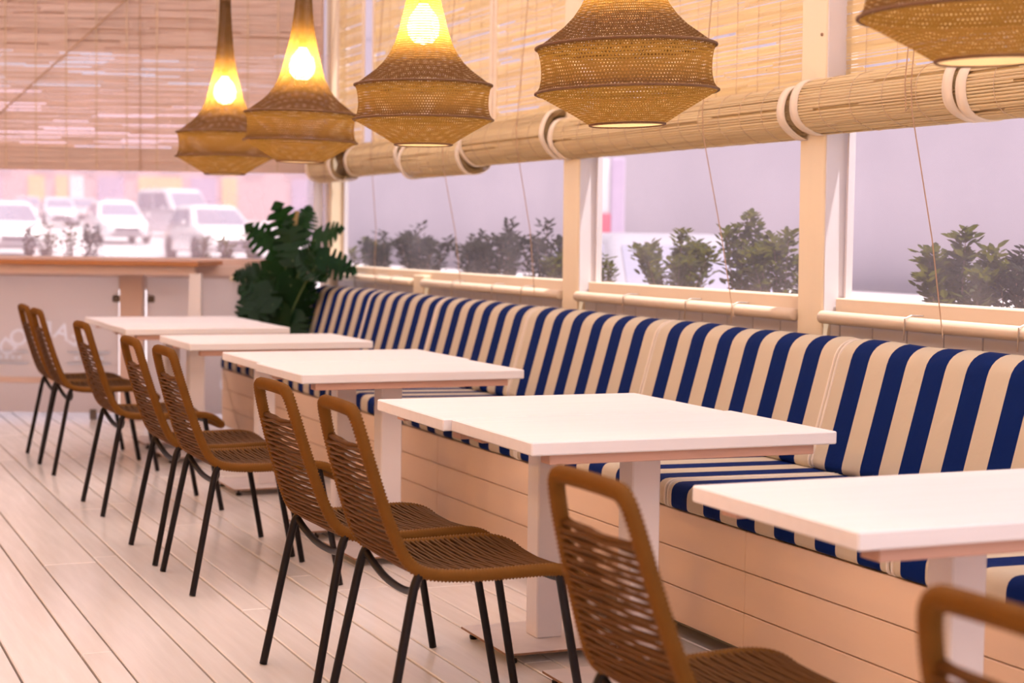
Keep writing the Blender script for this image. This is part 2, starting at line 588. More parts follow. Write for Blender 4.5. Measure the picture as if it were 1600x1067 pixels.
# ================================================================== STRUCTURE
random.seed(4)
# ---- deck floor: painted planks, alternating wide and narrow, with open joints
fl = MB().box(-3.3, 3.75, -2.6, 13.2, -0.12, -0.022).build('floor', M['gap'], kind='structure')
edges = []
x = 0.636 - 0.3 * 14
while x < 3.7:
    edges.append((x, x + 0.202))
    edges.append((x + 0.202, x + 0.3))
    x += 0.3
plank_cache = {}
for (a, b) in edges:
    y = -2.6 - random.uniform(0, 1.8)
    while y < 13.2:
        L = random.choice([2.4, 3.0, 3.6])
        y0, y1 = max(-2.6, y), min(13.2, y + L)
        y += L
        if y1 - y0 < 0.05:
            continue
        key = (round(b - a, 3), round(y1 - y0, 2))
        w = b - a - 0.007
        if key not in plank_cache:
            l = y1 - y0 - 0.003
            plank_cache[key] = MB().box(-w / 2, w / 2, -l / 2, l / 2, -0.022, 0.0, bev=0.003).mesh('plank', M['floor'])
        o = bpy.data.objects.new('plank', plank_cache[key])
        COL.objects.link(o)
        o.parent = fl
        o.location = ((a + b) / 2, (y0 + y1) / 2, random.uniform(-0.0015, 0.0))

# ---- unseen roof with beams, made translucent to let soft daylight onto the tables
_e0 = EA + EN * 0.42
_yl = _e0.y + (-0.8 - _e0.x) * EU.y / EU.x
_yr = _e0.y + (3.72 - _e0.x) * EU.y / EU.x
ce = MB().add([(-0.8, -2.6, 3.16), (3.72, -2.6, 3.16), (3.72, _yr, 3.16), (-0.8, _yl, 3.16), (-0.8, -2.6, 3.17), (3.72, -2.6, 3.17), (3.72, _yr, 3.17), (-0.8, _yl, 3.17)],
              [(3, 2, 1, 0), (4, 5, 6, 7), (0, 1, 5, 4), (1, 2, 6, 5), (2, 3, 7, 6), (3, 0, 4, 7)]).build('ceiling', M['sheer_roof'], kind='structure')
MB().box(-3.3, -0.8, -2.6, 13.6, 3.16, 3.20).build('ceiling_opaque', M['leftwall'], kind='structure')  # unseen opaque part, added to keep roof light off left-facing surfaces
for yb in (0.6, 3.3, 5.35, 7.42, 9.5):
    MB().box(-3.25, 3.6, yb - 0.05, yb + 0.05, 3.04, 3.155, bev=0.004).build('beam', M['beam'], ce)

# ---- unseen wall added to block cool daylight from the left, warm timber tone
wl = MB().box(-3.42, -3.3, -2.6, 13.4, -0.12, 3.17).build('wall_left_added', M['leftwall'], kind='structure')
bd = MB().box(-3.3, -3.285, -2.59, 13.2, 0.0, 0.145, bev=0.003).mesh('board', M['leftwall'])
for i in range(21):
    o = bpy.data.objects.new('board', bd); COL.objects.link(o); o.parent = wl
    o.location = (0, 0, 0.005 + i * 0.15)

# ---- right wall: low boarded wall, posts, rails, windows
wr = MB().box(3.60, 3.70, -2.6, 11.35, -0.1, 0.99).build('wall_right', M['wall'], kind='structure')
for i in range(46):
    y0 = 2.4 + i * 0.2
    if y0 < 11.1:
        MB().box(3.588, 3.602, y0 + 0.003, y0 + 0.197, 0.3, 0.985, bev=0.002).build('board', M['wall'], wr)

POSTS = [(3.17, 3.34), (5.262, 5.425), (7.326, 7.50)]
for i, (a, b) in enumerate(POSTS):
    p = MB().box(3.55, 3.655, a, b, 0.0, 3.05, bev=0.004)
    # posts stand very slightly out of plumb
    p.v = [(x, y + (z - 1.0) * 0.012, z) for (x, y, z) in p.v]
    o = p.build('trim_%d' % (i + 1), M['post'], kind='structure')
    # white jamb strip on the camera side of each post
    q = MB().box(3.556, 3.648, a - 0.006, a + 0.0005, 1.0, 3.05)
    q.v = [(x, y + (z - 1.0) * 0.012, z) for (x, y, z) in q.v]
    q.build('jamb', M['white_frame'], o)
    hd = MB()
    for (zz, yy) in ((1.80, 0.05), (1.72, 0.06), (2.02, 0.04)):
        hd.tube([(3.545, a + yy, zz), (3.552, a + yy, zz)], 0.006, 8)
    hd.build('nail_heads', M['rust'], o)
st = MB().box(3.55, 3.66, 9.42, 9.60, 0.0, 1.03, bev=0.006).build('trim_4', M['post'], kind='structure')
co = MB().box(3.545, 3.66, 11.23, 11.36, 0.0, 3.05, bev=0.004).build('trim_5', M['post'], kind='structure')

BAYS = [(1.3, 3.17), (3.34, 5.25), (5.425, 7.314), (7.50, 11.22)]
for i, (a, b) in enumerate(BAYS):
    w = empty('window_%d' % (i + 1), (3.66, (a + b) / 2, 1.0), kind='structure')
    h = (b - a) / 2
    MB().box(-0.02, 0.0, -h, h, 0.055, 2.06).build('pane', M['vinyl'], w)
    MB().box(-0.06, 0.04, -h, h, -0.01, 0.055, bev=0.004).build('sill', M['railpaint'], w)
    MB().box(-0.024, 0.004, -h, -h + 0.012, 0.055, 2.06).build('frame', M['white_frame'], w)
    MB().box(-0.024, 0.004, h - 0.012, h, 0.055, 2.06).build('frame', M['white_frame'], w)
    MB().box(-0.04, 0.03, -h, h, 2.0, 2.06).build('frame', M['white_frame'], w)

RAILS = [(1.6, 3.165, 'nearest bay beside the out of sight post'), (3.345, 5.255, 'right-hand bay above the nearest striped backrests'), (5.43, 7.32, 'bay between the two tall posts'),
         (7.505, 9.415, 'bay left of the farther tall post'), (9.605, 11.0, 'farthest bay next to the monstera')]
for (a, b, wh) in RAILS[1:]:
    r = empty('rail', (3.545, (a + b) / 2, 0.985), label='round cream rail under the window in the ' + wh, cat='rail')
    h = (b - a) / 2
    MB().tube([(0, -h, 0), (0, -h + 0.004, 0), (0, h - 0.004, 0), (0, h, 0)], [0.02, 0.024, 0.024, 0.02], 14).build('pole', M['railpaint'], r, smooth=True)
    for t in (0.22, 0.42, 0.72):
        yy = -h + 2 * h * t
        hk = MB()
        hk.tube([(0.05, yy, 0.028), (0.0, yy, 0.03), (-0.027, yy, 0.02), (-0.029, yy, -0.03), (-0.029, yy, -0.055)], 0.0028, 5)
        hk.build('hook', M['steel'], r)

# ---- end wall: posts, beam, frosted panels, sill, upper window
e1 = end_obj(MB().box(0.812, 0.968, -0.05, 0.05, 0.0, 0.985, bev=0.006), 'trim_6', M['endbeam'], kind='structure')
e2 = end_obj(MB().box(-2.6, 2.15, -0.045, 0.05, 0.978, 1.05, bev=0.004), 'trim_7', M['endbeam'], kind='structure')
e2b = end_obj(MB().box(1.55, 2.2, -0.06, 0.04, 0.945, 0.978, bev=0.003), 'trim_8', M['post'], kind='structure')
e3 = end_obj(MB().box(-3.8, 2.3, 0.02, 0.42, 1.05, 1.092, bev=0.004), 'trim_9', M['endbeam'], kind='structure')
e4 = end_obj(MB().box(-3.9, 2.13, 0.26, 0.36, 2.50, 3.10), 'wall_end', M['endbeam'], kind='structure')
end_obj(MB().box(-2.85, -2.7, -0.05, 0.05, 0.0, 0.985, bev=0.006), 'trim_10', M['endbeam'], kind='structure')
w5 = empty('window_5', (0, 0, 0), kind='structure')
w5.matrix_world = END
MB().box(-3.8, 2.18, 0.335, 0.345, 1.092, 2.5).build('pane', M['vinyl_far'], w5)
for s in (-3.0, -0.98, 2.1):
    MB().box(s - 0.03, s + 0.03, 0.32, 0.37, 1.092, 2.5, bev=0.003).build('frame', M['white_frame'], w5)

def frosted(s0, s1, idx, label):
    g = empty('frosted_panel', (0, 0, 0), label=label, cat='glass panel')
    g.matrix_world = END @ Matrix.Translation(((s0 + s1) / 2, 0, 0))
    h = (s1 - s0) / 2
    MB().box(-h, h, -0.005, 0.005, 0.045, 0.962).build('pane', M['frost'], g)
    for sx in (-h + 0.03, h - 0.015):
        MB().box(sx - 0.022, sx + 0.022, -0.016, 0.016, 0.795, 0.838, bev=0.004).build('clamp', M['clamp'], g)
    for sx in (-h + 0.1, h - 0.17):
        MB().box(sx - 0.022, sx + 0.022, -0.02, 0.02, 0.0, 0.068, bev=0.004).build('clamp', M['clamp'], g)
    return g
fp1 = frosted(-0.72, 0.797, 0, 'wide frosted glass panel with mirrored curved SEAFOOD lettering behind the farthest chairs')
fp2 = frosted(0.985, 2.12, 1, 'frosted glass panel beside the monstera, right of the end post')
fp0 = frosted(-2.68, -0.74, 2, 'frosted glass panel at the far left end under the counter')

# mirrored lettering, cut out of the frosting and read backwards from the room
def cut_out(panel, parts):
    """cut the shapes out of the frosted pane, then set each into its hole as a clearer piece"""
    pane = [c for c in panel.children if c.name.startswith('pane')][0]
    cut = MB()
    for (nm, vs_, fs_) in parts:
        cut.add([(x, -0.03 if y < 0 else 0.03, z) for (x, y, z) in vs_], fs_)
    cm = cut.mesh('cutter', M['print'])
    co_ = bpy.data.objects.new('cutter', cm)
    COL.objects.link(co_)
    co_.matrix_world = panel.matrix_world
    md = pane.modifiers.new('cut', 'BOOLEAN')
    md.operation = 'DIFFERENCE'
    md.solver = 'EXACT'
    md.use_self = True
    md.object = co_
    bpy.context.view_layer.update()
    dg = bpy.context.evaluated_depsgraph_get()
    me = bpy.data.meshes.new_from_object(pane.evaluated_get(dg))
    pane.modifiers.remove(md)
    bpy.data.objects.remove(co_)
    if len(me.polygons) > 6:
        me.materials.clear()
        me.materials.append(M['frost'])
        pane.data = me
    for (nm, vs_, fs_) in parts:
        MB().add([(x, -0.0045 if y < 0 else 0.0045, z) for (x, y, z) in vs_], fs_).build(nm, M['print'], panel)

def letters(cx, cz, rad, size, word, a_step, only=None):
    out = []
    k = len(word)
    for i, ch in enumerate(word):
        if only is not None and i not in only:
            continue
        ang = (i - (k - 1) / 2) * a_step          # the word runs right to left as seen from the room
        cu = bpy.data.curves.new('letter', 'FONT')
        cu.body = ch
        cu.size = size
        cu.align_x = 'CENTER'
        cu.align_y = 'CENTER'
        cu.extrude = 0.01
        cu.offset = 0.003
        cu.resolution_u = 4
        tmp = bpy.data.objects.new('tmp', cu)
        COL.objects.link(tmp)
        dg = bpy.context.evaluated_depsgraph_get()
        me = bpy.data.meshes.new_from_object(tmp.evaluated_get(dg))
        bpy.data.objects.remove(tmp)
        bm = bmesh.new()
        bm.from_mesh(me)
        bmesh.ops.remove_doubles(bm, verts=bm.verts[:], dist=1e-5)
        mt = Matrix.Translation((cx - rad * math.sin(ang), 0, cz + rad * math.cos(ang))) @ Matrix.Rotation(ang, 4, 'Y').inverted() @ Matrix(((-1, 0, 0, 0), (0, 0, 1, 0), (0, 1, 0, 0), (0, 0, 0, 1)))
        bmesh.ops.transform(bm, matrix=mt, verts=bm.verts[:])
        bmesh.ops.recalc_face_normals(bm, faces=bm.faces[:])
        bm.verts.index_update()
        out.append(('letter', [tuple(v.co) for v in bm.verts], [tuple(v.index for v in f.verts) for f in bm.faces]))
        bm.free()
    return out

def bar(nm, s0, s1, z0, z1):
    b_ = MB().box(s0, s1, -0.01, 0.01, z0, z1)
    return (nm, b_.v, b_.f)

LC = 0.32 - (-0.72 + 0.797) / 2     # logo centre on the panel
prt = letters(LC, 0.255, 0.345, 0.155, 'SEAFOOD', 0.29)
for s0 in (LC - 0.42, LC + 0.13):
    prt.append(bar('printed_line', s0, s0 + 0.29, 0.446, 0.458))
    prt.append(bar('printed_line', s0, s0 + 0.29, 0.370, 0.382))
    for q in range(5):
        prt.append(bar('printed_mark', s0 + 0.05 + q * 0.042, s0 + 0.078 + q * 0.042, 0.400, 0.428))
star = [(LC + (0.03 if k % 2 == 0 else 0.013) * math.sin(math.pi * k / 5), 0.765 + (0.03 if k % 2 == 0 else 0.013) * math.cos(math.pi * k / 5)) for k in range(10)]
prt.append(('printed_star', [(x, -0.01, z) for x, z in star] + [(x, 0.01, z) for x, z in star],
            [tuple(range(10)), tuple(range(19, 9, -1))] + [(k, k + 10, (k + 1) % 10 + 10, (k + 1) % 10) for k in range(10)]))
cut_out(fp1, prt)
MB().box(-0.755, 0.755, -0.014, -0.0055, 0.245, 0.282).build('cross_rail', M['endbeam'], fp1)
cut_out(fp2, letters(0.16, 0.0, 0.30, 0.15, 'SEAFOOD', 0.315, only=(3, 4, 5)))

# ---- end counter (bar shelf)
ct = empty('bar_counter', (0, 0, 0), label='long narrow varnished wooden bar counter under the end window', cat='counter')
ct.matrix_world = END
tp = MB()
tp.add([(-3.2, -0.37, 1.046), (1.385, -0.37, 1.046), (1.49, 0.03, 1.046), (-3.2, 0.03, 1.046),
        (-3.2, -0.37, 1.078), (1.385, -0.37, 1.078), (1.49, 0.03, 1.078), (-3.2, 0.03, 1.078)],
       [(3, 2, 1, 0), (4, 5, 6, 7), (0, 1, 5, 4), (1, 2, 6, 5), (2, 3, 7, 6), (3, 0, 4, 7)])
tp.build('counter_top', M['counter'], ct)
MB().box(-3.2, 1.36, -0.32, -0.28, 0.985, 1.044, bev=0.003).build('apron', M['endbeam'], ct)
for s in (1.355, -1.4):
    lg = MB()
    lg.add([(s - 0.03, -0.33, 1.0), (s + 0.045, -0.33, 1.0), (s + 0.045, -0.25, 1.0), (s - 0.03, -0.25, 1.0),
            (s - 0.055, -0.33, 0.0), (s + 0.05, -0.33, 0.0), (s + 0.05, -0.25, 0.0), (s - 0.055, -0.25, 0.0)],
           [(0, 1, 2, 3), (7, 6, 5, 4), (0, 4, 5, 1), (1, 5, 6, 2), (2, 6, 7, 3), (3, 7, 4, 0)])
    lg.build('leg', M['legwhite'], ct)

# ================================================================== BENCH
bn = empty('bench', (2.62, 6.0, 0), label='long built-in cream painted boarded bench along the window wall', cat='bench')
bn_y0, bn_y1 = -4.9, 4.55       # local y
for (z0, z1) in ((0.055, 0.163), (0.166, 0.286), (0.289, 0.408)):
    cuts = [bn_y0, -3.6, -1.75 + 0.0 * z0, 0.76, 2.9, bn_y1]
    for a, b in zip(cuts, cuts[1:]):
        MB().box(0.0, 0.02, a + 0.001, b - 0.001, z0, z1, bev=0.0025).build('board', M['bench'], bn)
MB().box(0.022, 0.9, bn_y0, bn_y1, 0.385, 0.408).build('seat_deck', M['bench'], bn)
MB().add([(0.0, 4.55, 0.408), (0.9, 4.75, 0.408), (0.9, 4.73, 0.408), (0.0, 4.53, 0.408), (0.0, 4.10, 0.055), (0.9, 4.3, 0.055), (0.9, 4.28, 0.055), (0.0, 4.08, 0.055)],
         [(0, 1, 2, 3), (7, 6, 5, 4), (0, 4, 5, 1), (1, 5, 6, 2), (2, 6, 7, 3), (3, 7, 4, 0)]).build('end_panel', M['bench'], bn)
for yy in (-4.0, -2.6, -0.6, 1.4, 3.4):
    MB().box(0.08, 0.16, yy - 0.04, yy + 0.04, 0.0, 0.06).build('foot', M['dark'], bn)
    MB().box(0.7, 0.78, yy - 0.04, yy + 0.04, 0.0, 0.06).build('foot', M['dark'], bn)

def rounded_profile(pts, rad, seg=4):
    """round the corners of a closed polygon given as (a, b)"""
    out = []
    n = len(pts)
    for i in range(n):
        p0, p1, p2 = Vector(pts[i - 1]), Vector(pts[i]), Vector(pts[(i + 1) % n])
        r = rad[i] if isinstance(rad, (list, tuple)) else rad
        a = (p0 - p1); b = (p2 - p1)
        r1 = min(r, a.length * 0.49, b.length * 0.49)
        A = p1 + a.normalized() * r1
        B = p1 + b.normalized() * r1
        for k in range(seg + 1):
            t = k / seg
            out.append(A * (1 - t) ** 2 + p1 * 2 * t * (1 - t) + B * t ** 2)
    return out

def cushion(name, prof, L, label, cat, loc, group, seed):
    """soft cushion: profile in (x, z) swept along y, ends rounded, faintly puffed"""
    rnd = random.Random(seed)
    cxz = Vector((sum(p.x for p in prof) / len(prof), sum(p.y for p in prof) / len(prof)))
    ys = [-L / 2, -L / 2 + 0.006, -L / 2 + 0.018, -L / 2 + 0.04]
    k = 16
    ys += [-L / 2 + 0.06 + (L - 0.12) * i / k for i in range(k + 1)]
    ys += [L / 2 - 0.04, L / 2 - 0.018, L / 2 - 0.006, L / 2]
    vs = []
    n = len(prof)
    for y in ys:
        e = L / 2 - abs(y)
        ins = 0.0
        if e < 0.03:
            ins = 0.016 * (1 - e / 0.03) ** 2
        wob = 0.004 * math.sin(y * 5 + seed) + 0.003 * math.sin(y * 13 + 2 * seed)
        for p in prof:
            d = (p - cxz)
            q = p - d.normalized() * (ins - wob * 0.6)
            vs.append((q.x, y, q.y))
    fs = []
    for i in range(len(ys) - 1):
        for j in range(n):
            j2 = (j + 1) % n
            fs.append((i * n + j, (i + 1) * n + j, (i + 1) * n + j2, i * n + j2))
    fs.append(tuple(range(n)))
    fs.append(tuple((len(ys) - 1) * n + j for j in range(n - 1, -1, -1)))
    root = empty(name, loc, label=label, cat=cat, group=group)
    mb = MB().add(vs, fs)
    mb.build('cover', M['stripe'], root, smooth=True)
    for yy in (-L / 2 + 0.008, L / 2 - 0.008):
        pts = [(p.x - (p - cxz).normalized().x * 0.004, yy, p.y - (p - cxz).normalized().y * 0.004) for p in prof]
        MB().tube(pts, 0.0045, 5, closed=True).build('piping', M['cream_cloth'], root)
    return root

BP = [(-0.06, -0.23), (0.06, 0.20), (0.17, 0.225), (0.075, -0.23)]
back_prof = rounded_profile(BP, [0.045, 0.075, 0.06, 0.03], 5)
SP = [(-0.34, -0.041), (-0.34, 0.043), (0.34, 0.035), (0.34, -0.041)]
seat_prof = rounded_profile(SP, [0.02, 0.05, 0.02, 0.02], 5)
back_seams = [2.32, 3.59, 4.866, 6.16, 7.46, 8.68, 9.82, 10.96]
where_b = ['nearest of the striped backrest cushions, mostly behind the nearest table', 'second striped backrest cushion from the right edge, wide blue and cream stripes',
           'striped backrest cushion right under the nearer tall post', 'striped backrest cushion between the two tall posts',
           'striped backrest cushion just right of the farther tall post', 'striped backrest cushion left of the farther tall post, third from the monstera', 'striped backrest cushion one before the monstera end',
           'farthest striped backrest cushion beside the monstera']
for i, (a, b) in enumerate(zip(back_seams, back_seams[1:])):
    if i == 0:
        lab = 'blue and cream striped backrest cushion cut by the right edge of the picture'
    else:
        lab = 'blue and cream ' + ['', 'striped backrest cushion right of the nearer tall post',
              'striped backrest cushion left of the nearer tall post',
              'striped backrest cushion below the farther tall post',
              'striped backrest cushion just left of the farther tall post',
              'striped backrest cushion second from the monstera',
              'striped backrest cushion next to the monstera, farthest of the row'][i]
    cushion('back_cushion', back_prof, b - a - 0.004, lab, 'cushion', (3.30, (a + b) / 2, 0.715), 'striped backrest cushions', i + 3)
seat_seams = [1.15, 2.34, 3.54, 4.72, 5.92, 7.12, 8.32, 9.45, 10.56]
seat_lab = ['lowest at the right edge', 'under the nearest table at the right edge', 'beginning just left of the nearest table',
            'behind the two-part table, right half', 'behind the two-part table, left half', 'under the second group of tables', 'seen below the second farthest table', 'at the far end of the bench']
for i, (a, b) in enumerate(zip(seat_seams, seat_seams[1:])):
    cushion('seat_cushion', seat_prof, b - a - 0.004, 'blue and cream striped bench seat cushion ' + seat_lab[i], 'cushion', (2.95, (a + b) / 2, 0.453), 'striped bench seat cushions', i + 11)

# ================================================================== TABLES
def make_table(w=0.90, d=0.60):
    t = empty('table', (0, 0, 0))
    hw, hd = w / 2, d / 2
    top = MB()
    top.box(-hw, hw, -hd, hd, 0.715, 0.75, bev=0.0035)
    top.build('table_top', M['table'], t)
    for yy in (-hd + 0.05, hd - 0.05):
        MB().box(-hw + 0.06, hw - 0.06, yy - 0.03, yy + 0.03, 0.688, 0.715, bev=0.002).build('batten', M['rawwood'], t)
    MB().box(-0.2, 0.2, -hd + 0.085, hd - 0.085, 0.692, 0.7148).build('bearer', M['rawwood'], t)
    MB().box(-0.043, 0.043, -0.043, 0.043, 0.035, 0.692, bev=0.004).build('leg', M['legwhite'], t)
    bp = MB().box(-0.2, 0.2, -0.19, 0.19, 0.028, 0.036, bev=0.0015).build('base_plate', M['plate'], t)
    rim = MB()
    rim.box(-0.201, 0.201, -0.1915, -0.19, 0.028, 0.034)
    rim.box(-0.2015, -0.2, -0.19, 0.19, 0.028, 0.034)
    rim.build('worn_edge', M['rust'], bp)
    for sx in (-0.17, 0.17):
        for sy in (-0.16, 0.16):
            MB().lathe([(0.012, 0.0), (0.014, 0.004), (0.014, 0.012), (0.005, 0.014), (0.005, 0.028)], 10, sx, sy, cap0=True).build('levelling_foot', M['dark'], t)
    return t

TABLES = [
    (2.207, 2.765, -0.5, 0.60, 'single white table nearest the camera, cut by the right edge'),
    (2.195, 4.118, -1.0, 0.57, 'near half of the pair of white tables pushed together in the middle'),
    (2.183, 4.707, -1.2, 0.60, 'far half of the pair of white tables pushed together in the middle'),
    (2.225, 6.285, 1.0, 0.60, 'near half of the white table pair third from the far end'),
    (2.243, 6.905, 0.0, 0.625, 'far half of the white table pair third from the far end'),
    (2.235, 8.14, 0.0, 0.66, 'single white table second from the far end'),
    (2.18, 9.39, 0.0, 0.66, 'near half of the farthest white table pair before the frosted glass'),
    (2.19, 10.06, 0.0, 0.66, 'far half of the farthest white table pair, nearest the frosted glass'),
]
protos = {}
for (x, y, a, d, lab) in TABLES:
    if d not in protos:
        protos[d] = make_table(0.90, d)
        t = protos[d]
    else:
        t = copy_tree(protos[d])
    t.location = (x, y, 0.0)
    t.rotation_euler = (0, 0, R(a))
    tag(t, lab, 'table', 'white pedestal tables along the bench')

# ================================================================== CHAIRS
def make_chair():
    root = empty('rope_chair', (0, 0, 0))
    # side profile from the top of the back to the front lip of the seat: x, z, half width
    P = [(-0.322, 0.830, 0.138), (-0.310, 0.775, 0.150), (-0.286, 0.69, 0.160), (-0.258, 0.60, 0.170), (-0.232, 0.525, 0.181), (-0.206, 0.470, 0.194),
         (-0.165, 0.443, 0.207), (-0.05, 0.436, 0.222), (0.08, 0.440, 0.226), (0.165, 0.441, 0.226), (0.222, 0.428, 0.220), (0.262, 0.395, 0.210)]
    side = [Vector((x, w, z)) for (x, z, w) in P]
    loop = []
    loop.append(Vector((-0.329, 0.0, 0.842)))
    loop.append(Vector((-0.328, 0.08, 0.841)))
    loop.append(Vector((-0.326, 0.132, 0.838)))
    loop += side[1:]
    loop.append(Vector((0.270, 0.195, 0.386)))
    loop.append(Vector((0.272, 0.12, 0.384)))
    half = loop
    other = [Vector((p.x, -p.y, p.z)) for p in reversed(half[1:])]
    full = half + [Vector((0.272, 0.0, 0.384))] + other
    sm = resample(chaikin(full, 3, True), 0.0045, True)
    rad = [0.0157 + (0.0018 if i % 2 else -0.0018) for i in range(len(sm))]
    if len(sm) % 2:
        rad[-1] = 0.016
    MB().tube(sm, rad, 9, closed=True).build('frame', M['rope'], root, smooth=True)
    # sampled side curve for the strands
    sc = resample(chaikin(side, 3), 0.0143)
    def nrm(i):
        a, b = sc[max(0, i - 1)], sc[min(len(sc) - 1, i + 1)]
        t = (b - a); t.y = 0; t.normalize()
        return Vector((-t.z, 0, t.x)) * -1     # towards the back / underside
    mbk, mst = MB(), MB()
    n = len(sc)
    for i, p in enumerate(sc):
        if p.z > 0.752:           # hand hole under the top bar
            continue
        if i >= n - 2:
            continue
        tgt = mst if p.x > -0.175 else mbk
        nn = nrm(i)
        nx = sc[min(n - 1, i + 1)] - p
        for lay in (0, 1):
            off = nn * (0.0095 if lay else -0.0095)
            w = p.y - 0.002
            pts = []
            for k in range(9):
                t = -1 + 2 * k / 8
                y = w * t
                # the rope is wound round the frame: front strands drift one way, rear strands return
                drift = (0.5 if lay else 0.0) + (0.25 * t if lay else -0.25 * t)
                belly = 0.007 * (1 - t * t)
                # bundles pinched on two lines across the width
                pin = 0.16 * math.sin(t * 2 * math.pi) * (1 if i % 2 else -1)
                q = Vector((p.x, 0, p.z)) + Vector((nx.x, 0, nx.z)) * (drift + pin) + off * (1 - 0.45 * (1 - abs(t))) + nn * belly
                pts.append(Vector((q.x, y, q.z)))
            tgt.tube(pts, 0.0042, 5, caps=False)
    # bound edge strand under the hand hole
    hi = [p for p in sc if p.z <= 0.757][0]
    mbk.tube([(hi.x, -hi.y, hi.z), (hi.x - 0.004, 0, hi.z - 0.004), (hi.x, hi.y, hi.z)], 0.007, 6)
    mbk.build('back_weave', M['rope_d'], root, smooth=True, kind='stuff')
    mst.build('seat_weave', M['rope_d'], root, smooth=True, kind='stuff')
    # black steel legs
    for s in (-1, 1):
        pts = chaikin([(-0.176, 0.204 * s, 0.449), (-0.192, 0.207 * s, 0.425), (-0.203, 0.211 * s, 0.375), (-0.278, 0.232 * s, 0.0)], 2)
        MB().tube(pts, 0.0115, 9).build('leg', M['dark'], root, smooth=True)
        pts = chaikin([(0.178, 0.222 * s, 0.436), (0.186, 0.222 * s, 0.415), (0.194, 0.222 * s, 0.37), (0.262, 0.232 * s, 0.0)], 2)
        MB().tube(pts, 0.0115, 9).build('leg', M['dark'], root, smooth=True)
    u = chaikin([(-0.185, -0.205, 0.432), (-0.175, -0.17, 0.405), (-0.165, -0.08, 0.375), (-0.165, 0.08, 0.375), (-0.175, 0.17, 0.405), (-0.185, 0.205, 0.432)], 2)
    MB().tube(u, 0.010, 8).build('rear_stretcher', M['dark'], root, smooth=True)
    u = chaikin([(0.186, -0.22, 0.415), (0.187, -0.12, 0.407), (0.187, 0.12, 0.407), (0.186, 0.22, 0.415)], 2)
    MB().tube(u, 0.009, 8).build('front_stretcher', M['dark'], root, smooth=True)
    return root

CHAIRS = [
    (1.60, 1.515, 1.0, 'brown rope chair at the bottom right corner, nearest the camera, only its back in view'),
    (1.620, 2.62, 1.0, 'brown rope chair second from the bottom right corner, at the nearest table'),
    (1.612, 4.00, -1.0, 'brown rope chair at the near half of the middle table pair, whole chair in view'),
    (1.60, 4.57, 1.5, 'brown rope chair at the far half of the middle table pair, close behind another chair'),
    (1.612, 6.03, 0.5, 'brown rope chair nearer of the two at the table pair third from the far end'),
    (1.605, 6.61, 0.0, 'brown rope chair farther of the two at the table pair third from the far end'),
    (1.615, 7.80, 1.0, 'brown rope chair standing alone at the single table second from the far end'),
    (1.61, 9.17, 0.5, 'brown rope chair nearer of the two at the farthest table pair'),
    (1.61, 9.66, 0.0, 'brown rope chair farthest of all, at the left beside the frosted lettering'),
]
ch0 = make_chair()
for i, (x, y, a, lab) in enumerate(CHAIRS):
    o = ch0 if i == 0 else copy_tree(ch0)
    o.location = (x, y, 0.001)
    o.rotation_euler = (0, 0, R(a))
    tag(o, lab, 'chair', 'brown rope chairs in a row')

# ================================================================== PENDANT LAMPS
LR = 0.256
PROF = [(0.41, -0.84), (0.60, -0.72), (0.80, -0.605), (1.0, -0.49), (0.955, -0.42), (0.935, -0.33), (0.932, -0.245), (0.938, -0.15), (0.955, -0.06),
        (0.985, 0.0), (0.90, 0.055), (0.80, 0.13), (0.68, 0.22), (0.57, 0.33), (0.485, 0.45), (0.41, 0.60), (0.355, 0.76), (0.31, 0.94), (0.265, 1.12), (0.23, 1.30), (0.195, 1.52), (0.165, 1.78), (0.14, 2.1), (0.122, 2.4), (0.112, 2.71)]

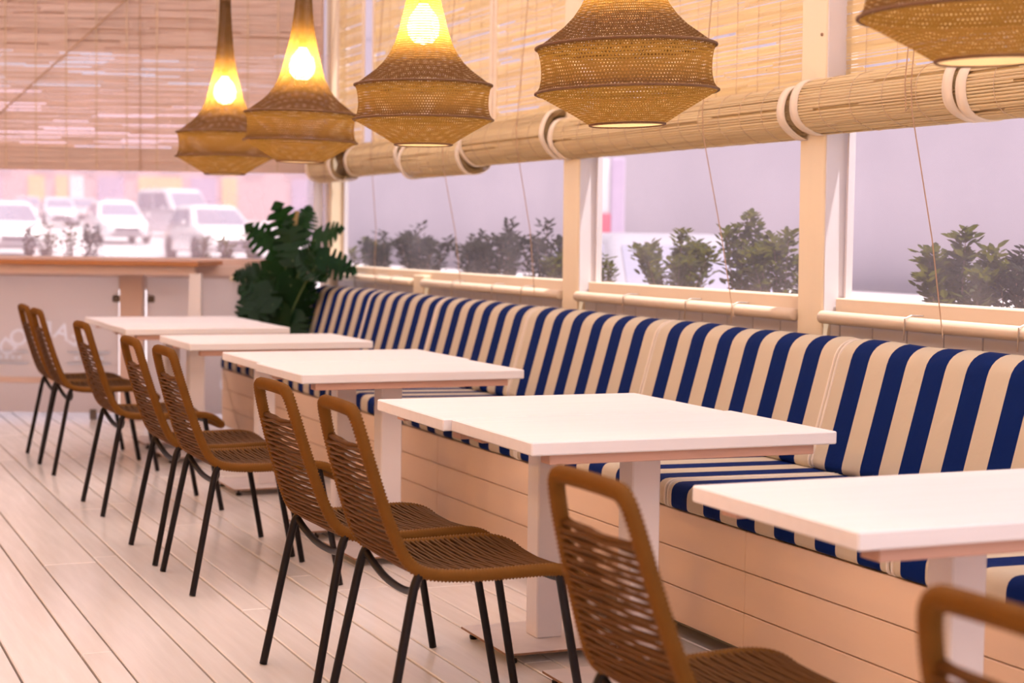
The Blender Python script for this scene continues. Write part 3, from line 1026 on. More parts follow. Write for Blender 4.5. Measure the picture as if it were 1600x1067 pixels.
def make_lamp(power, glow=(1.0, 0.53, 0.15)):
    root = empty('pendant_lamp', (0, 0, 0))
    n = 72
    # refine profile
    pr = []
    for (a, b) in zip(PROF, PROF[1:]):
        for k in range(3):
            t = k / 3
            pr.append((a[0] * (1 - t) + b[0] * t, a[1] * (1 - t) + b[1] * t))
    pr.append(PROF[-1])
    pr = [(r * LR, z * LR) for r, z in pr]
    mb = MB().lathe(pr, n)
    me = mb.mesh('shade', M['knit'], True)
    uvl = me.uv_layers.new(name='UVMap')
    acc = [0.0]
    for a, b in zip(pr, pr[1:]):
        acc.append(acc[-1] + math.hypot(b[0] - a[0], b[1] - a[1]))
    cell = 0.0098
    nu = 152
    for poly in me.polygons:
        idx = list(poly.vertices)
        js = [v % n for v in idx]
        wrap = max(js) - min(js) > n / 2
        for li, v in zip(poly.loop_indices, idx):
            j = v % n
            if wrap and j == 0:
                j = n
            uvl.data[li].uv = (j / n * nu, acc[v // n] / cell)
    o = bpy.data.objects.new('shade', me); COL.objects.link(o); o.parent = root
    def hoop(name, r, z, t):
        pts = [(r * math.cos(2 * math.pi * k / 64), r * math.sin(2 * math.pi * k / 64), z) for k in range(64)]
        MB().tube(pts, t, 6, closed=True).build(name, M['hoop'], root, smooth=True)
    hoop('upper_hoop', 0.985 * LR, 0.0, 0.0042)
    hoop('lower_hoop', 1.0 * LR, -0.49 * LR, 0.0042)
    hoop('bottom_rim', 0.41 * LR, -0.84 * LR, 0.0042)
    MB().lathe([(0.0, 2.74 * LR), (0.112 * LR, 2.735 * LR), (0.114 * LR, 2.68 * LR), (0.105 * LR, 2.66 * LR)], 20).build('cap', M['hoop'], root, smooth=True)
    MB().tube([(0, 0, 2.72 * LR), (0, 0, 1.46)], 0.004, 6).build('cord', M['dark'], root)
    MB().lathe([(0.0, 1.32 * LR), (0.018, 1.31 * LR), (0.018, 1.18 * LR), (0.014, 1.16 * LR)], 14).build('lamp_holder', M['dark'], root, smooth=True)
    b = MB().lathe([(0.0, 0.58 * LR), (0.034, 0.61 * LR), (0.055, 0.71 * LR), (0.060, 0.84 * LR), (0.050, 0.98 * LR), (0.028, 1.09 * LR), (0.014, 1.17 * LR)], 20)
    b.build('bulb', M['bulb'], root, smooth=True)
    ld = bpy.data.lights.new('lamp_glow', 'POINT')
    ld.energy = power
    ld.color = glow
    ld.shadow_soft_size = 0.03
    l = bpy.data.objects.new('lamp_glow', ld); COL.objects.link(l); l.parent = root
    l.location = (0, 0, 0.86 * LR)
    MB().lathe([(0.0, -0.842 * LR), (0.405 * LR, -0.842 * LR), (0.405 * LR, -0.836 * LR), (0.0, -0.836 * LR)], 40).build('diffuser', M['diffuser'], root)
    return root

LAMPS = [
    (2.2, 8.815, 1.790, 0.0, 0.0, 'knitted pendant lamp farthest of the row, leftmost, whole neck in view'),
    (2.2, 7.42, 1.805, 2.0, 1.0, 'knitted pendant lamp second from the left, overlapping the farthest one'),
    (2.2, 5.86, 1.812, 0.6, -0.5, 'knitted pendant lamp in the middle of the row, third from the left'),
    (2.2, 4.255, 1.796, 2.2, -2.0, 'knitted brown pendant lamp second from the right, largest wholly round one'),
    (2.2, 2.71, 1.836, 2.0, -1.5, 'knitted pendant lamp cut by the top right corner, bright opening underneath'),
]
lp0 = make_lamp(56.0, (1.0, 0.70, 0.36))
for i, (x, y, z, rx, ry, lab) in enumerate(LAMPS):
    o = lp0 if i == 0 else copy_tree(lp0)
    o.location = (x, y, z)
    o.rotation_euler = (R(rx), R(ry), R(40 * i))
    # tilt seen from the camera: roll clockwise
    o.rotation_euler = (Matrix.Rotation(R(ry * 1.0), 3, Vector((0.4, 0.914, 0))) @ Matrix.Rotation(R(37 * i), 3, 'Z')).to_euler()
    tag(o, lab, 'lamp', 'knitted pendant lamps over the tables')
# unseen second row of lamps, added to throw warm light from the left
lq0 = make_lamp(345.0)
for i, yy in enumerate((-0.6, 1.8, 4.2, 6.6, 9.0)):
    o = lq0 if i == 0 else copy_tree(lq0)
    o.location = (-1.7, yy, 1.80)
    tag(o, 'unseen knitted pendant lamp added at the left for warm fill light', 'lamp', 'unseen pendant lamps added for warm light from the left')

# ================================================================== BLINDS
def reeds(mb, y0, y1, z0, z1, x, pitch, t, rnd, gap=0.12, seg=0.45, axis='y'):
    """horizontal reeds laid between z0 and z1; random missing slivers let the light through"""
    z = z0
    while z < z1:
        th = t * rnd.uniform(0.75, 1.25)
        y = y0
        while y < y1:
            L = seg * rnd.uniform(0.6, 1.4)
            ye = min(y1, y + L)
            if rnd.random() > gap:
                dz = rnd.uniform(-0.18, 0.18) * pitch
                hh = th / 2 * rnd.uniform(0.85, 1.1)
                xx = x + rnd.uniform(-0.002, 0.002)
                if axis == 'y':
                    mb.box(xx - 0.0015, xx + 0.0015, y, ye, z + dz - hh, z + dz + hh)
                else:
                    mb.box(y, ye, xx - 0.0015, xx + 0.0015, z + dz - hh, z + dz + hh)
            y = ye
        z += pitch

def side_blind(y0, y1, zb, rad, label, seed, cords, xc=3.542):
    rnd = random.Random(seed)
    ym = (y0 + y1) / 2
    h = (y1 - y0) / 2
    root = empty('bamboo_blind', (xc, ym, zb + rad), label=label, cat='blind', group='half rolled bamboo blinds on the window wall')
    # the roll: reeds laid round a spiral, open in the middle
    roll = MB()
    t0 = 0.066
    k = int(2 * math.pi * rad / 0.0105)
    for lay, rr in ((0, rad), (1, rad - 0.012), (2, rad - 0.02)):
        for i in range(k):
            a = 2 * math.pi * i / k
            r = rr * (1 + 0.05 * math.sin(a * 2 + seed) + 0.02 * math.sin(a * 5 + seed))
            ry = rnd.uniform(0.0042, 0.0056)
            cx, cz = r * math.cos(a), r * math.sin(a)
            ta = Vector((-math.sin(a), 0, math.cos(a)))
            na = Vector((math.cos(a), 0, math.sin(a)))
            y = -h
            while y < h:
                L = rnd.uniform(0.25, 0.7)
                ye = min(h, y + L)
                if lay or rnd.random() > 0.07:
                    w = ry * rnd.uniform(0.72, 1.02)
                    c = Vector((cx, 0, cz)) + na * rnd.uniform(-0.0015, 0.0015)
                    A = [c - ta * w, c + na * 0.0022, c + ta * w, c - na * 0.003]
                    vs = [(p.x, y, p.z) for p in A] + [(p.x, ye, p.z) for p in A]
                    roll.add(vs, [(0, 1, 5, 4), (1, 2, 6, 5), (2, 3, 7, 6), (3, 0, 4, 7)])
                y = ye
    roll.build('rolled_reeds', M['reed'], root, kind='stuff')
    # cloth binding at both ends of the roll
    for s in (-1, 1):
        b = MB()
        ring = []
        for yy, dr in ((s * h, 0.0), (s * h, 0.004), (s * (h - 0.048), 0.004), (s * (h - 0.048), 0.0)):
            ring.append((yy, dr))
        vs, n = [], 40
        for (yy, dr) in ring:
            for j in range(n):
                a = 2 * math.pi * j / n
                r = (rad + 0.002 + dr) * (1 + 0.05 * math.sin(a * 2 + seed) + 0.02 * math.sin(a * 5 + seed))
                vs.append((r * math.cos(a), yy, r * math.sin(a)))
        fs = []
        for i in range(3):
            for j in range(n):
                fs.append((i * n + j, i * n + (j + 1) % n, (i + 1) * n + (j + 1) % n, (i + 1) * n + j))
        b.add(vs, fs)
        b.build('edge_binding', M['tape'], root, smooth=True)
    # hanging part behind the roll up to the roof
    hg = MB()
    reeds(hg, -h + 0.03, h - 0.03, rad * 0.2, 3.02 - zb - rad, rad - 0.012, 0.0098, 0.0086, rnd, gap=0.055, seg=0.42)
    hg.build('hanging_reeds', M['reed'], root, kind='stuff')
    for s in (-1, 1):
        MB().box(rad - 0.018, rad - 0.006, s * (h - 0.02) - 0.02, s * (h - 0.02) + 0.02, rad * 0.3, 3.02 - zb - rad).build('edge_binding', M['tape'], root)
    # stitched warp threads
    th = MB()
    nw = max(3, int((y1 - y0) / 0.16))
    for i in range(1, nw):
        yy = -h + 2 * h * i / nw
        th.tube([(rad - 0.017, yy, rad * 0.4), (rad - 0.017, yy + 0.004, 3.0 - zb - rad)], 0.0012, 4)
        pts = [((rad * (1 + 0.05 * math.sin(a * 2 + seed) + 0.02 * math.sin(a * 5 + seed)) + 0.003) * math.cos(a), yy, (rad * (1 + 0.05 * math.sin(a * 2 + seed) + 0.02 * math.sin(a * 5 + seed)) + 0.003) * math.sin(a)) for a in [2 * math.pi * q / 28 for q in range(28)]]
        th.tube(pts, 0.0013, 4, closed=True)
    th.build('warp_threads', M['thread'], root, kind='stuff')
    for (ya, yb, zl) in cords:
        ya -= ym; yb -= ym
        zr = zl - zb - rad
        MB().tube([(-rad * 0.2, ya, 3.0 - zb - rad), (-rad - 0.012, ya, rad * 0.3), (-rad - 0.006, ya, -rad * 0.6), (-0.05, (ya + yb) / 2, zr * 0.6), (-0.032, yb, zr)], 0.0022, 5).build('cord', M['string'], root)
    return root

side_blind(3.30, 4.375, 1.648, 0.104, 'half rolled bamboo blind at the right edge, beside the nearest lamp', 1, [(3.9, 3.9, 1.0)])
side_blind(4.395, 5.325, 1.652, 0.104, 'half rolled bamboo blind just right of the nearer tall post', 2, [(4.597, 4.504, 0.955), (4.63, 4.66, 1.75)])
side_blind(5.38, 7.46, 1.645, 0.096, 'long half rolled bamboo blind between the two tall posts', 3, [(5.967, 5.819, 0.96)])
side_blind(7.485, 8.60, 1.655, 0.112, 'half rolled bamboo blind just left of the farther tall post', 4, [(7.783, 7.739, 0.98)])
side_blind(8.605, 9.585, 1.612, 0.105, 'half rolled bamboo blind hanging slightly lower, behind the middle lamp', 5, [(8.814, 8.735, 1.0)])
side_blind(9.60, 10.62, 1.65, 0.103, 'half rolled bamboo blind second from the far corner', 6, [(10.042, 10.2, 1.0)])
side_blind(10.63, 11.19, 1.615, 0.118, 'half rolled bamboo blind in the far corner above the monstera', 7, [(10.75, 10.95, 0.98)], xc=3.47)

def end_blind():
    rnd = random.Random(77)
    root = empty('bamboo_blind', (0, 0, 0), label='wide flat bamboo blind let down over the end window', cat='blind')
    root.matrix_world = END
    hg = MB()
    reeds(hg, -3.6, 2.125, 1.82, 3.08, 0.235, 0.0115, 0.0104, rnd, gap=0.14, seg=0.36, axis='x')
    hg.build('hanging_reeds', M['reed_far'], root, kind='stuff')
    lo = MB()
    reeds(lo, -3.6, 2.125, 1.685, 1.84, 0.23, 0.0135, 0.0135, rnd, gap=0.0, seg=0.9, axis='x')
    reeds(lo, -3.6, 2.125, 1.692, 1.84, 0.243, 0.0135, 0.0135, rnd, gap=0.0, seg=0.9, axis='x')
    lo.build('folded_hem', M['reed_far'], root, kind='stuff')
    th = MB()
    s = -3.5
    while s < 2.05:
        th.box(s - 0.004, s + 0.004, 0.226, 0.2285, 1.69, 3.08)
        s += 0.205
    th.build('warp_threads', M['thread'], root, kind='stuff')
    MB().tube([(0.896, 0.215, 3.1), (0.9, 0.215, 1.68)], 0.004, 6).build('cord', M['string'], root)
    MB().tube([(-0.06, 0.205, 2.047), (0.809, 0.205, 2.839), (1.05, 0.205, 3.06)], 0.006, 6).build('cord', M['string'], root)
end_blind()

# ================================================================== MONSTERA
def monstera_leaf(size, rnd, splits=5):
    """heart shaped leaf with slits, in local x (right) y (towards tip), gently cupped"""
    mb = MB()
    n = 40
    def outline(t):                 # t 0..1 from the base notch to the tip along one side
        a = math.pi * t
        w = 0.50 * math.sin(a) ** 0.75 * (1.06 - 0.35 * t)
        y = -0.20 + 1.18 * (t ** 0.95) - 0.16 * math.exp(-((t - 0.14) / 0.12) ** 2)
        return w, y
    for s in (-1, 1):
        mid, edge = [], []
        for i in range(n + 1):
            t = i / n
            w, y = outline(t)
            my = max(0.0, y * 0.86) if t < 0.9 else y
            cut = 1.0
            ph = (t - 0.20) * splits / 0.66
            if 0 <= ph <= splits:
                fr = ph - math.floor(ph)
                if fr > 0.70:
                    cut = 0.40
            ww = w * cut
            dr = -0.22 * (ww ** 2) - 0.10 * max(0, y) ** 2
            mid.append((0.0, my * 0.98, -0.10 * my * my))
            edge.append((s * ww, y + (1 - cut) * -0.10 * w, dr + 0.03 * math.sin(9 * t)))
        vs = [Vector(p) * size for p in mid + edge]
        fs = []
        for i in range(n):
            q = (i, i + 1, n + 1 + i + 1, n + 1 + i)
            fs.append(q if s > 0 else tuple(reversed(q)))
        mb.add(vs, fs)
    return mb

mon = empty('monstera_plant', (3.06, 10.965, 0), label='large dark green monstera plant with split leaves in the far corner', cat='plant')
MB().lathe([(0.0, 0.02), (0.08, 0.0), (0.095, 0.02), (0.12, 0.34), (0.125, 0.36), (0.112, 0.36), (0.108, 0.33)], 28).build('pot', M['pot'], mon, smooth=True)
MB().lathe([(0.0, 0.325), (0.109, 0.325)], 24).build('soil', M['soil'], mon)
MB().tube([(0.02, 0.02, 0.3), (0.10, 0.0, 1.0), (0.16, -0.02, 1.42)], 0.018, 8).build('stake', M['stake'], mon)
rnd = random.Random(12)
leaf_meshes = [monstera_leaf(1.0, rnd, s).mesh('leaf', M['monstera'], True) for s in (4, 5, 6)]
camdir = Vector((-0.40, -0.914, 0.06))
cr = Vector((0.916, -0.40, 0.013)); cu = Vector((0, 0, 1))
# (right, up from floor, towards camera) in metres relative to the pot, size, tip angle in the picture plane (0 = down, 90 = right), tilt
LV = [(-0.05, 1.30, 0.05, 0.30, 200, 25), (-0.16, 1.24, 0.10, 0.27, 230, 20), (0.02, 1.36, 0.02, 0.20, 165, 30),
      (0.17, 1.30, 0.05, 0.24, 110, 35), (0.24, 1.16, 0.10, 0.25, 70, 40), (0.10, 1.18, 0.16, 0.27, 40, 40),
      (-0.08, 1.10, 0.18, 0.32, -20, 30), (-0.22, 1.08, 0.12, 0.28, -60, 35), (-0.33, 1.10, 0.05, 0.18, -75, 20),
      (0.12, 1.04, 0.20, 0.30, 25, 35), (0.26, 1.02, 0.10, 0.24, 60, 30), (-0.02, 0.98, 0.22, 0.30, -5, 30),
      (-0.20, 0.95, 0.18, 0.30, -40, 25), (-0.30, 0.93, 0.08, 0.24, -35, 20), (0.10, 0.90, 0.18, 0.28, 15, 25),
      (-0.12, 0.83, 0.20, 0.30, -35, 20), (-0.28, 0.78, 0.14, 0.22, -62, 20), (0.02, 0.78, 0.20, 0.28, 0, 25),
      (-0.20, 0.70, 0.18, 0.28, -55, 20), (-0.06, 0.64, 0.18, 0.26, -20, 25), (0.06, 0.62, 0.14, 0.26, 10, 20),
      (-0.02, 1.18, 0.20, 0.28, 190, 30), (0.05, 1.10, 0.24, 0.26, 150, 40), (-0.18, 0.88, 0.22, 0.26, -120, 30)]
stems = MB()
for i, (r_, u_, f_, s_, ang, tilt) in enumerate(LV):
    if u_ < 1.06:
        r_ = min(r_, -0.03)
    P = cr * (r_ * 0.88 + 0.165) + camdir * (f_ - 0.10 + max(0.0, r_ - 0.04) * 1.5) + cu * (u_ - 0.075)
    a = R(ang)
    tip = (cr * math.sin(a) - cu * math.cos(a)).normalized()
    nrm_ = (camdir + cu * 0.55 + cr * rnd.uniform(-0.3, 0.3)).normalized()
    # lean the tip towards or away from the viewer a little
    tip = (tip * math.cos(R(tilt)) + camdir * math.sin(R(tilt)) * rnd.choice((-0.4, 1))).normalized()
    nrm_ = (nrm_ - tip * nrm_.dot(tip)).normalized()
    xa = tip.cross(nrm_)
    mt = Matrix(((xa.x, tip.x, nrm_.x, P.x), (xa.y, tip.y, nrm_.y, P.y), (xa.z, tip.z, nrm_.z, P.z), (0, 0, 0, 1)))
    o = bpy.data.objects.new('leaf', leaf_meshes[i % 3])
    COL.objects.link(o)
    o.parent = mon
    o.matrix_local = mt @ Matrix.Scale(s_, 4)
    base = Vector((rnd.uniform(-0.04, 0.04), rnd.uniform(-0.04, 0.04), 0.33))
    mid = base.lerp(P, 0.55) + Vector((0, 0, 0.12)) - camdir * 0.05
    stems.tube(chaikin([base, mid, P - tip * 0.02], 2), 0.006, 6)
stems.build('stems', M['stem'], mon, smooth=True)

# ================================================================== SHRUBS OUTSIDE
def shrub(loc, hw, hd, ht, nleaf, size, mat, label, seed, nst=7, group='shrubs outside the windows', stemmy=0.25):
    rnd = random.Random(seed)
    root = empty('shrub', loc, label=label, cat='shrub', group=group)
    lv, stm = MB(), MB()
    tips = []
    for i in range(nst):
        a = rnd.uniform(0, 2 * math.pi)
        q = math.sqrt(rnd.random())
        tx, ty = hw[0] * q * math.cos(a), hw[1] * q * math.sin(a)
        tz = ht * (rnd.uniform(0.72, 1.0) - 0.28 * q)
        if i == 0:
            tx, ty, tz = hw[0] * 0.1, hw[1] * rnd.uniform(-0.3, 0.3), ht
        b = Vector((tx * 0.35, ty * 0.35, -0.12))
        t = Vector((tx, ty, tz))
        m = b.lerp(t, 0.5) + Vector((rnd.uniform(-.01, .01), rnd.uniform(-.01, .01), 0.02))
        pts = chaikin([b, m, t], 2)
        stm.tube(pts, [0.004 * (1 - 0.7 * k / (len(pts) - 1)) for k in range(len(pts))], 5)
        tips.append(pts)
    per = max(6, nleaf // nst)
    for pts in tips:
        for k in range(per):
            t = stemmy + (1 - stemmy) * (k + rnd.random()) / per
            idx = min(len(pts) - 2, int(t * (len(pts) - 1)))
            p = pts[idx].lerp(pts[idx + 1], t * (len(pts) - 1) - idx)
            a = k * 2.4 + rnd.uniform(-0.4, 0.4)
            up = rnd.uniform(0.1, 0.9)
            d = Vector((math.cos(a), math.sin(a), up)).normalized()
            s = size * rnd.uniform(0.65, 1.25)
            p = p + d * rnd.uniform(0, 0.35) * s + Vector((rnd.gauss(0, .3), rnd.gauss(0, .3), rnd.gauss(0, .2))) * size
            sd = d.cross(Vector((rnd.uniform(-.4, .4), rnd.uniform(-.4, .4), 1))).normalized() * s * 0.26
            nn = d.cross(sd).normalized() * s * 0.07
            q = [p, p + d * s * 0.35 + sd - nn, p + d * s * 0.75 + sd * 0.7 - nn, p + d * s, p + d * s * 0.75 - sd * 0.7 - nn, p + d * s * 0.35 - sd - nn, p + d * s * 0.5 + nn]
            lv.add(q, [(0, 1, 6), (1, 2, 6), (2, 3, 6), (3, 4, 6), (4, 5, 6), (5, 0, 6)])
    stm.build('stems', M['twig'], root)
    lv.build('foliage', M[mat], root, kind='stuff')
    return root

SH = [  # Y centre, half width, base z, height, leaves, leaf size, material, label
    (11.70, 0.13, 1.03, 0.22, 160, 0.045, 'leaf', 'small pale shrub outside the window, right beside the monstera'),
    (11.33, 0.22, 1.03, 0.26, 260, 0.045, 'leaf2', 'bluish dark shrub outside, first clear of the monstera leaves'),
    (10.62, 0.42, 1.03, 0.32, 520, 0.045, 'leaf2', 'broad round dark shrub outside the farthest window bay'),
    (9.56, 0.26, 1.03, 0.27, 360, 0.045, 'leaf2', 'dark shrub outside, left one of the close pair left of the farther tall post'),
    (9.19, 0.21, 1.03, 0.33, 340, 0.045, 'leaf2', 'taller shrub outside, right one of the close pair left of the farther tall post'),
    (8.58, 0.17, 1.03, 0.34, 280, 0.045, 'leaf2', 'tall dark shrub outside, just left of the farther tall post'),
    (8.36, 0.11, 1.03, 0.18, 160, 0.045, 'leaf', 'small bright green shrub outside, touching the farther tall post'),
    (7.85, 0.06, 1.03, 0.16, 60, 0.04, 'leaf', 'tiny green shrub outside, just right of the farther tall post'),
    (7.12, 0.38, 1.03, 0.29, 700, 0.042, 'leaf', 'wide bushy shrub outside in the bay between the tall posts'),
    (6.52, 0.16, 1.03, 0.37, 330, 0.045, 'leaf', 'tall pointed shrub outside between the tall posts, behind the cord'),
    (6.20, 0.18, 1.03, 0.28, 330, 0.045, 'leaf', 'shrub outside touching the nearer tall post on its left'),
    (5.00, 0.215, 1.02, 0.29, 430, 0.05, 'leaf', 'leafy shrub outside the right-hand window with one tall sprig'),
    (4.66, 0.16, 1.02, 0.24, 200, 0.045, 'leaf2', 'thin-stemmed shrub outside at the right edge of the picture'),
]
for i, (y, hw, zb, ht, nl, sz, mt, lab) in enumerate(SH):
    shrub((3.97, y, zb - 0.02), (min(0.16, hw), hw), 0, ht, int(nl * 3.2), sz * 0.98, mt, lab, 100 + i, nst=max(8, int(hw * 60)), stemmy=0.12 if i < 11 else 0.28)
pl = empty('planter_box', (3.97, 7.6, 0), label='long timber planter box outside below the windows', cat='planter')
MB().box(-0.2, -0.18, -4.4, 4.6, 0.72, 0.93).build('side', M['planter'], pl)
MB().box(0.18, 0.2, -4.4, 4.6, 0.72, 0.93).build('side', M['planter'], pl)
for yy in (-3.6, -1.2, 1.2, 3.6):
    MB().box(-0.255, 0.18, yy - 0.03, yy + 0.03, 0.66, 0.72).build('bracket', M['planter'], pl)
MB().box(-0.18, 0.18, -4.4, 4.6, 0.72, 0.90).build('soil', M['soil'], pl)
ESH = [(0.02, 0.06, 0.20, 110, 'leaf2', 'small brownish shrub outside the end window, first from the left'), (0.15, 0.075, 0.21, 120, 'leaf', 'small greenish shrub outside the end window, second from the left'),
       (0.315, 0.04, 0.22, 90, 'leaf', 'narrow upright shrub outside the end window, third from the left'), (0.45, 0.07, 0.20, 150, 'leaf2', 'dark little shrub outside the end window, fourth from the left'),
       (1.265, 0.065, 0.16, 110, 'leaf', 'small shrub outside the end window above the counter end, left of two'), (1.39, 0.07, 0.15, 110, 'leaf', 'small shrub outside the end window above the counter end, right of two'),
       (1.59, 0.045, 0.26, 110, 'leaf', 'thin tall shrub outside the end window next to the monstera')]
for i, (s, hw, ht, nl, mt, lab) in enumerate(ESH):
    P = END @ Vector((s, 0.7, 1.085))
    shrub(P, (hw, hw), 0, ht, nl, 0.04, mt, lab, 200 + i, nst=5, group='shrubs outside the end window')
pl2 = empty('planter_box', (0, 0, 0), label='timber planter box outside below the end window', cat='planter')
pl2.matrix_world = END @ Matrix.Translation((0.3, 0.7, 0))
MB().box(-2.4, 1.7, -0.13, -0.11, 0.86, 1.0).build('side', M['planter'], pl2)
MB().box(-2.4, 1.7, 0.11, 0.13, 0.86, 1.0).build('side', M['planter'], pl2)
for ss in (-2.0, -0.6, 0.8):
    MB().box(ss - 0.03, ss + 0.03, -0.65, 0.11, 0.82, 0.86).build('bracket', M['planter'], pl2)
MB().box(-2.4, 1.7, -0.11, 0.11, 0.86, 0.98).build('soil', M['soil'], pl2)

# ================================================================== STREET
def ground_z(y):
    return -0.14 if y < 14 else -0.14 + (y - 14) * 0.0228
g = MB()
g.add([(-90, -30, -0.14), (90, -30, -0.14), (90, 14, -0.14), (-90, 14, -0.14), (-90, 150, ground_z(150)), (90, 150, ground_z(150))], [(0, 1, 2, 3), (3, 2, 5, 4)])
g.build('floor_street', M['street'], kind='structure')

def make_car(paint, van=False):
    root = empty('car', (0, 0, 0))
    H = 1.95 if van else 1.46
    bl = 1.10 if van else 0.90
    st = [(-2.15, 0.74, 0.36, bl * 0.86), (-2.05, 0.82, 0.24, bl * 0.97), (-1.2, 0.87, 0.20, bl), (0.6, 0.88, 0.20, bl), (1.35, 0.86, 0.20, bl * 0.95), (1.9, 0.80, 0.22, bl * 0.80), (2.1, 0.72, 0.28, bl * 0.66), (2.15, 0.66, 0.36, bl * 0.55)]
    mb = MB()
    vs, n = [], 12
    for (x, w, z0, z1) in st:
        sec = rounded_profile([(-w, z0), (w, z0), (w * 0.94, z1), (-w * 0.94, z1)], [0.1, 0.1, 0.14, 0.14], 2)
        n = len(sec)
        vs += [(x, p.x, p.y) for p in sec]
    fs = []
    for i in range(len(st) - 1):
        for j in range(n):
            fs.append((i * n + j, i * n + (j + 1) % n, (i + 1) * n + (j + 1) % n, (i + 1) * n + j))
    fs.append(tuple(range(n - 1, -1, -1)))
    fs.append(tuple((len(st) - 1) * n + j for j in range(n)))
    mb.add(vs, fs)
    mb.build('body', M[paint], root, smooth=True)
    # cabin
    xb0, xb1 = (-2.05, 1.35) if van else (-1.95, 1.05)
    xt0, xt1 = (-1.95, 0.65) if van else (-1.45, 0.15)
    wb, wt = (0.82, 0.74) if van else (0.79, 0.60)
    z0, z1 = bl - 0.03, H
    c = MB()
    lv_ = [(z0, xb0, xb1, wb), (z0 + (z1 - z0) * 0.86, xt0 - 0.05, xt1 + 0.10, wt + 0.03), (z1 - 0.02, xt0 + 0.06, xt1 - 0.04, wt - 0.05), (z1, xt0 + 0.25, xt1 - 0.25, wt - 0.18)]
    vs = []
    for (z, a, b, w) in lv_:
        sec = rounded_profile([(a, -w), (b, -w), (b, w), (a, w)], 0.12, 2)
        n = len(sec)
        vs += [(p.x, p.y, z) for p in sec]
    fs = []
    for i in range(len(lv_) - 1):
        for j in range(n):
            fs.append((i * n + j, i * n + (j + 1) % n, (i + 1) * n + (j + 1) % n, (i + 1) * n + j))
    fs.append(tuple((len(lv_) - 1) * n + j for j in range(n)))
    c.add(vs, fs)
    c.build('cabin', M[paint], root, smooth=True)
    za, zb_ = z0 + 0.06, z0 + (z1 - z0) * 0.82
    def lerp(a, b, z): return a + (b - a) * (z - z0) / ((z1 - z0) * 0.86)
    def quadw(name, pts):
        MB().add(pts + [(p[0] * 0.985, p[1] * 0.97, p[2]) for p in pts], [(0, 1, 2, 3), (0, 4, 5, 1), (1, 5, 6, 2), (2, 6, 7, 3), (3, 7, 4, 0), (7, 6, 5, 4)]).build(name, M['glass_d'], root)
    e = 0.015
    xa, xb_ = lerp(xb1, xt1 + 0.10, za) + e, lerp(xb1, xt1 + 0.10, zb_) + e
    ya, yb_ = lerp(wb, wt + 0.03, za) - 0.09, lerp(wb, wt + 0.03, zb_) - 0.09
    quadw('windscreen', [(xa, -ya, za), (xa, ya, za), (xb_, yb_, zb_), (xb_, -yb_, zb_)])
    for s in (-1, 1):
        for (f0, f1) in ((0.06, 0.47), (0.52, 0.92)):
            pts = []
            for (z, ff) in ((za, f0), (za, f1), (zb_, f1), (zb_, f0)):
                a_, b_ = lerp(xb0, xt0 - 0.05, z), lerp(xb1, xt1 + 0.10, z)
                pts.append((a_ + (b_ - a_) * (0.05 + 0.9 * ff), s * (lerp(wb, wt + 0.03, z) + e), z))
            quadw('side_window', pts)
    for sx in (-1.3, 1.32):
        for s in (-1, 1):
            MB().tube([(sx, s * 0.70, 0.31), (sx, s * 0.885, 0.31)], 0.31, 20).build('wheel', M['tyre'], root)
    for s in (-1, 1):
        MB().lathe([(0.0, -0.09), (0.10, -0.075), (0.15, 0.0), (0.10, 0.075), (0.0, 0.09)], 14).build('headlamp', M['lens'], root, smooth=True, loc=(1.98, s * 0.58, bl * 0.66))
        MB().box(0.62, 0.78, s * 0.88 - 0.04 + s * 0.1, s * 0.88 + 0.04 + s * 0.1, bl + 0.02, bl + 0.15, bev=0.03).build('mirror', M[paint], root)
    MB().box(2.08, 2.165, -0.42, 0.42, bl * 0.42, bl * 0.60, bev=0.02).build('grille', M['grille'], root)
    MB().box(2.06, 2.17, -0.52, 0.52, 0.26, bl * 0.36, bev=0.02).build('bumper_intake', M['grille'], root)
    return root

CARS = [  # x, y, kind, heading offset deg, label
    (5.75, 46.6, 'car_white', False, 8, 'white car farthest left in the parking lot, largest and cut by the picture edge'),
    (13.4, 88.0, 'car_silver', False, 6, 'pale car in the parking lot, between the leftmost car and the rose one'),
    (15.5, 93.0, 'car_rose', False, 4, 'rose coloured car in the middle of the parking lot, left of the white car'),
    (11.1, 59.9, 'car_white', False, 10, 'white car in the middle of the parking lot, left of the van'),
    (15.3, 69.4, 'car_silver', True, 28, 'tall pale van in the parking lot, left of the lamp'),
    (10.95, 45.2, 'car_white', False, 16, 'white car in front of the van, nearest the monstera'),
    (13.1, 97.0, 'car_rose', False, 4, 'rose car in the back row behind the leftmost white car'),
    (16.1, 87.0, 'car_rose', False, 4, 'rose car in the back row just behind the middle white car'),
]
car_p = {}
for (x, y, kind, van, off, lab) in CARS:
    key = (kind, van)
    if key not in car_p:
        car_p[key] = make_car(kind, van)
        o = car_p[key]
    else:
        o = copy_tree(car_p[key])
    head = math.atan2(-y, -x)
    o.location = (x, y, ground_z(y))
    o.rotation_euler = (0, 0, head + R(off))
    tag(o, lab, 'van' if van else 'car', 'vehicles in the parking lot')
# one more white car standing on the street beside the terrace
o = make_car('car_lilac')
o.location = (7.3, 13.2, -0.14)
o.rotation_euler = (0, 0, R(-100))
tag(o, 'lilac grey car parked on the street behind the bushy shrub between the tall posts', 'car', 'vehicles in the parking lot')

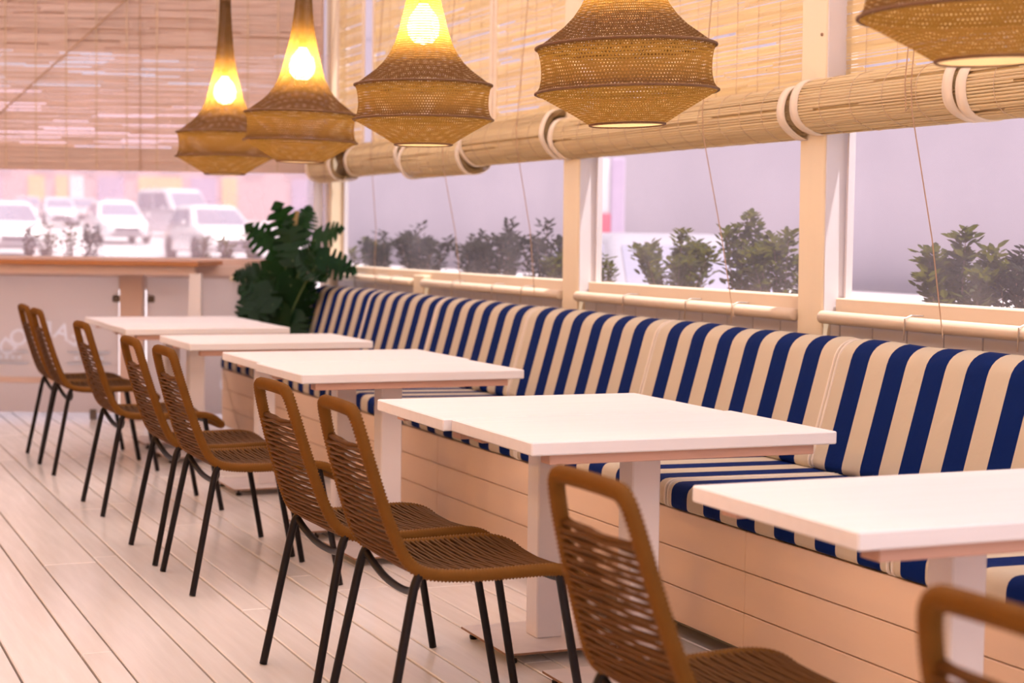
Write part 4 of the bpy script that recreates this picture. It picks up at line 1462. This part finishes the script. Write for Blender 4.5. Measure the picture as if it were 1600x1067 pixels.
# far houses across the lot
fb = empty('building', (25.0, 118.0, ground_z(118)), rz=R(-22.39), label='long pink building with coloured shop fronts across the parking lot', cat='building')
MB().box(-30, 45, 0, 8, -1, 9.0).build('wall', M['facade'], fb)
for i in range(25):
    s = -29 + i * 2.9
    MB().box(s, s + 1.3, -0.06, 0.02, 3.2, 5.0).build('window', M['window_glass'], fb)
panels = [(-12.6, 1.5, 'f_lilac'), (-9.2, 1.1, 'f_yellow'), (-7.3, 0.8, 'f_yellow'), (-6.3, 0.9, 'f_white'), (-4.4, 1.8, 'f_lilac'), (-1.6, 3.0, 'f_yellow'), (2.0, 1.8, 'f_lilac'), (4.2, 1.0, 'f_yellow'), (-16, 1.6, 'f_yellow'), (-19, 1.2, 'f_lilac'), (9, 1.6, 'f_lilac'), (14, 1.4, 'f_yellow')]
for (s, w, mt) in panels:
    MB().box(s, s + w, -0.12, 0.02, 0.0, 2.9, bev=0.02).build('shutter', M[mt], fb)
# lilac house across the street on the window side
hb = empty('building', (24.0, 26.0, -0.14), rz=R(-62), label='pale lilac rendered building across the street behind the hazy windows', cat='building')
MB().box(-22, 34, 0, 6, -0.5, 9.0).build('wall', M['facade2'], hb)
for i in range(16):
    s = -20 + i * 3.4
    MB().box(s, s + 1.3, -0.05, 0.02, 4.6, 6.6).build('window', M['window_glass'], hb)
MB().box(-22, 34, -0.25, 0.0, 8.6, 9.0).build('cornice', M['facade2'], hb)
MB().box(-22, 34, -0.08, 0.0, -0.5, 0.5).build('plinth', M['facade2'], hb)
aw = empty('street_kiosk', (11.3, 22.6, -0.14), rz=R(-26), label='red panelled street kiosk seen hazily right of the farther tall post', cat='kiosk')
MB().box(-0.25, 0.16, 0, 0.6, 1.25, 1.78, bev=0.02).build('red_panel', M['red'], aw)
MB().box(-0.22, 0.13, 0.05, 0.55, 0.0, 1.25).build('base', M['f_white'], aw)
MB().box(-0.22, 0.13, 0.05, 0.55, 1.78, 2.6).build('header', M['f_white'], aw)
MB().box(0.16, 0.36, 0, 0.3, 0.0, 2.6, bev=0.02).build('column', M['f_lilac'], aw)
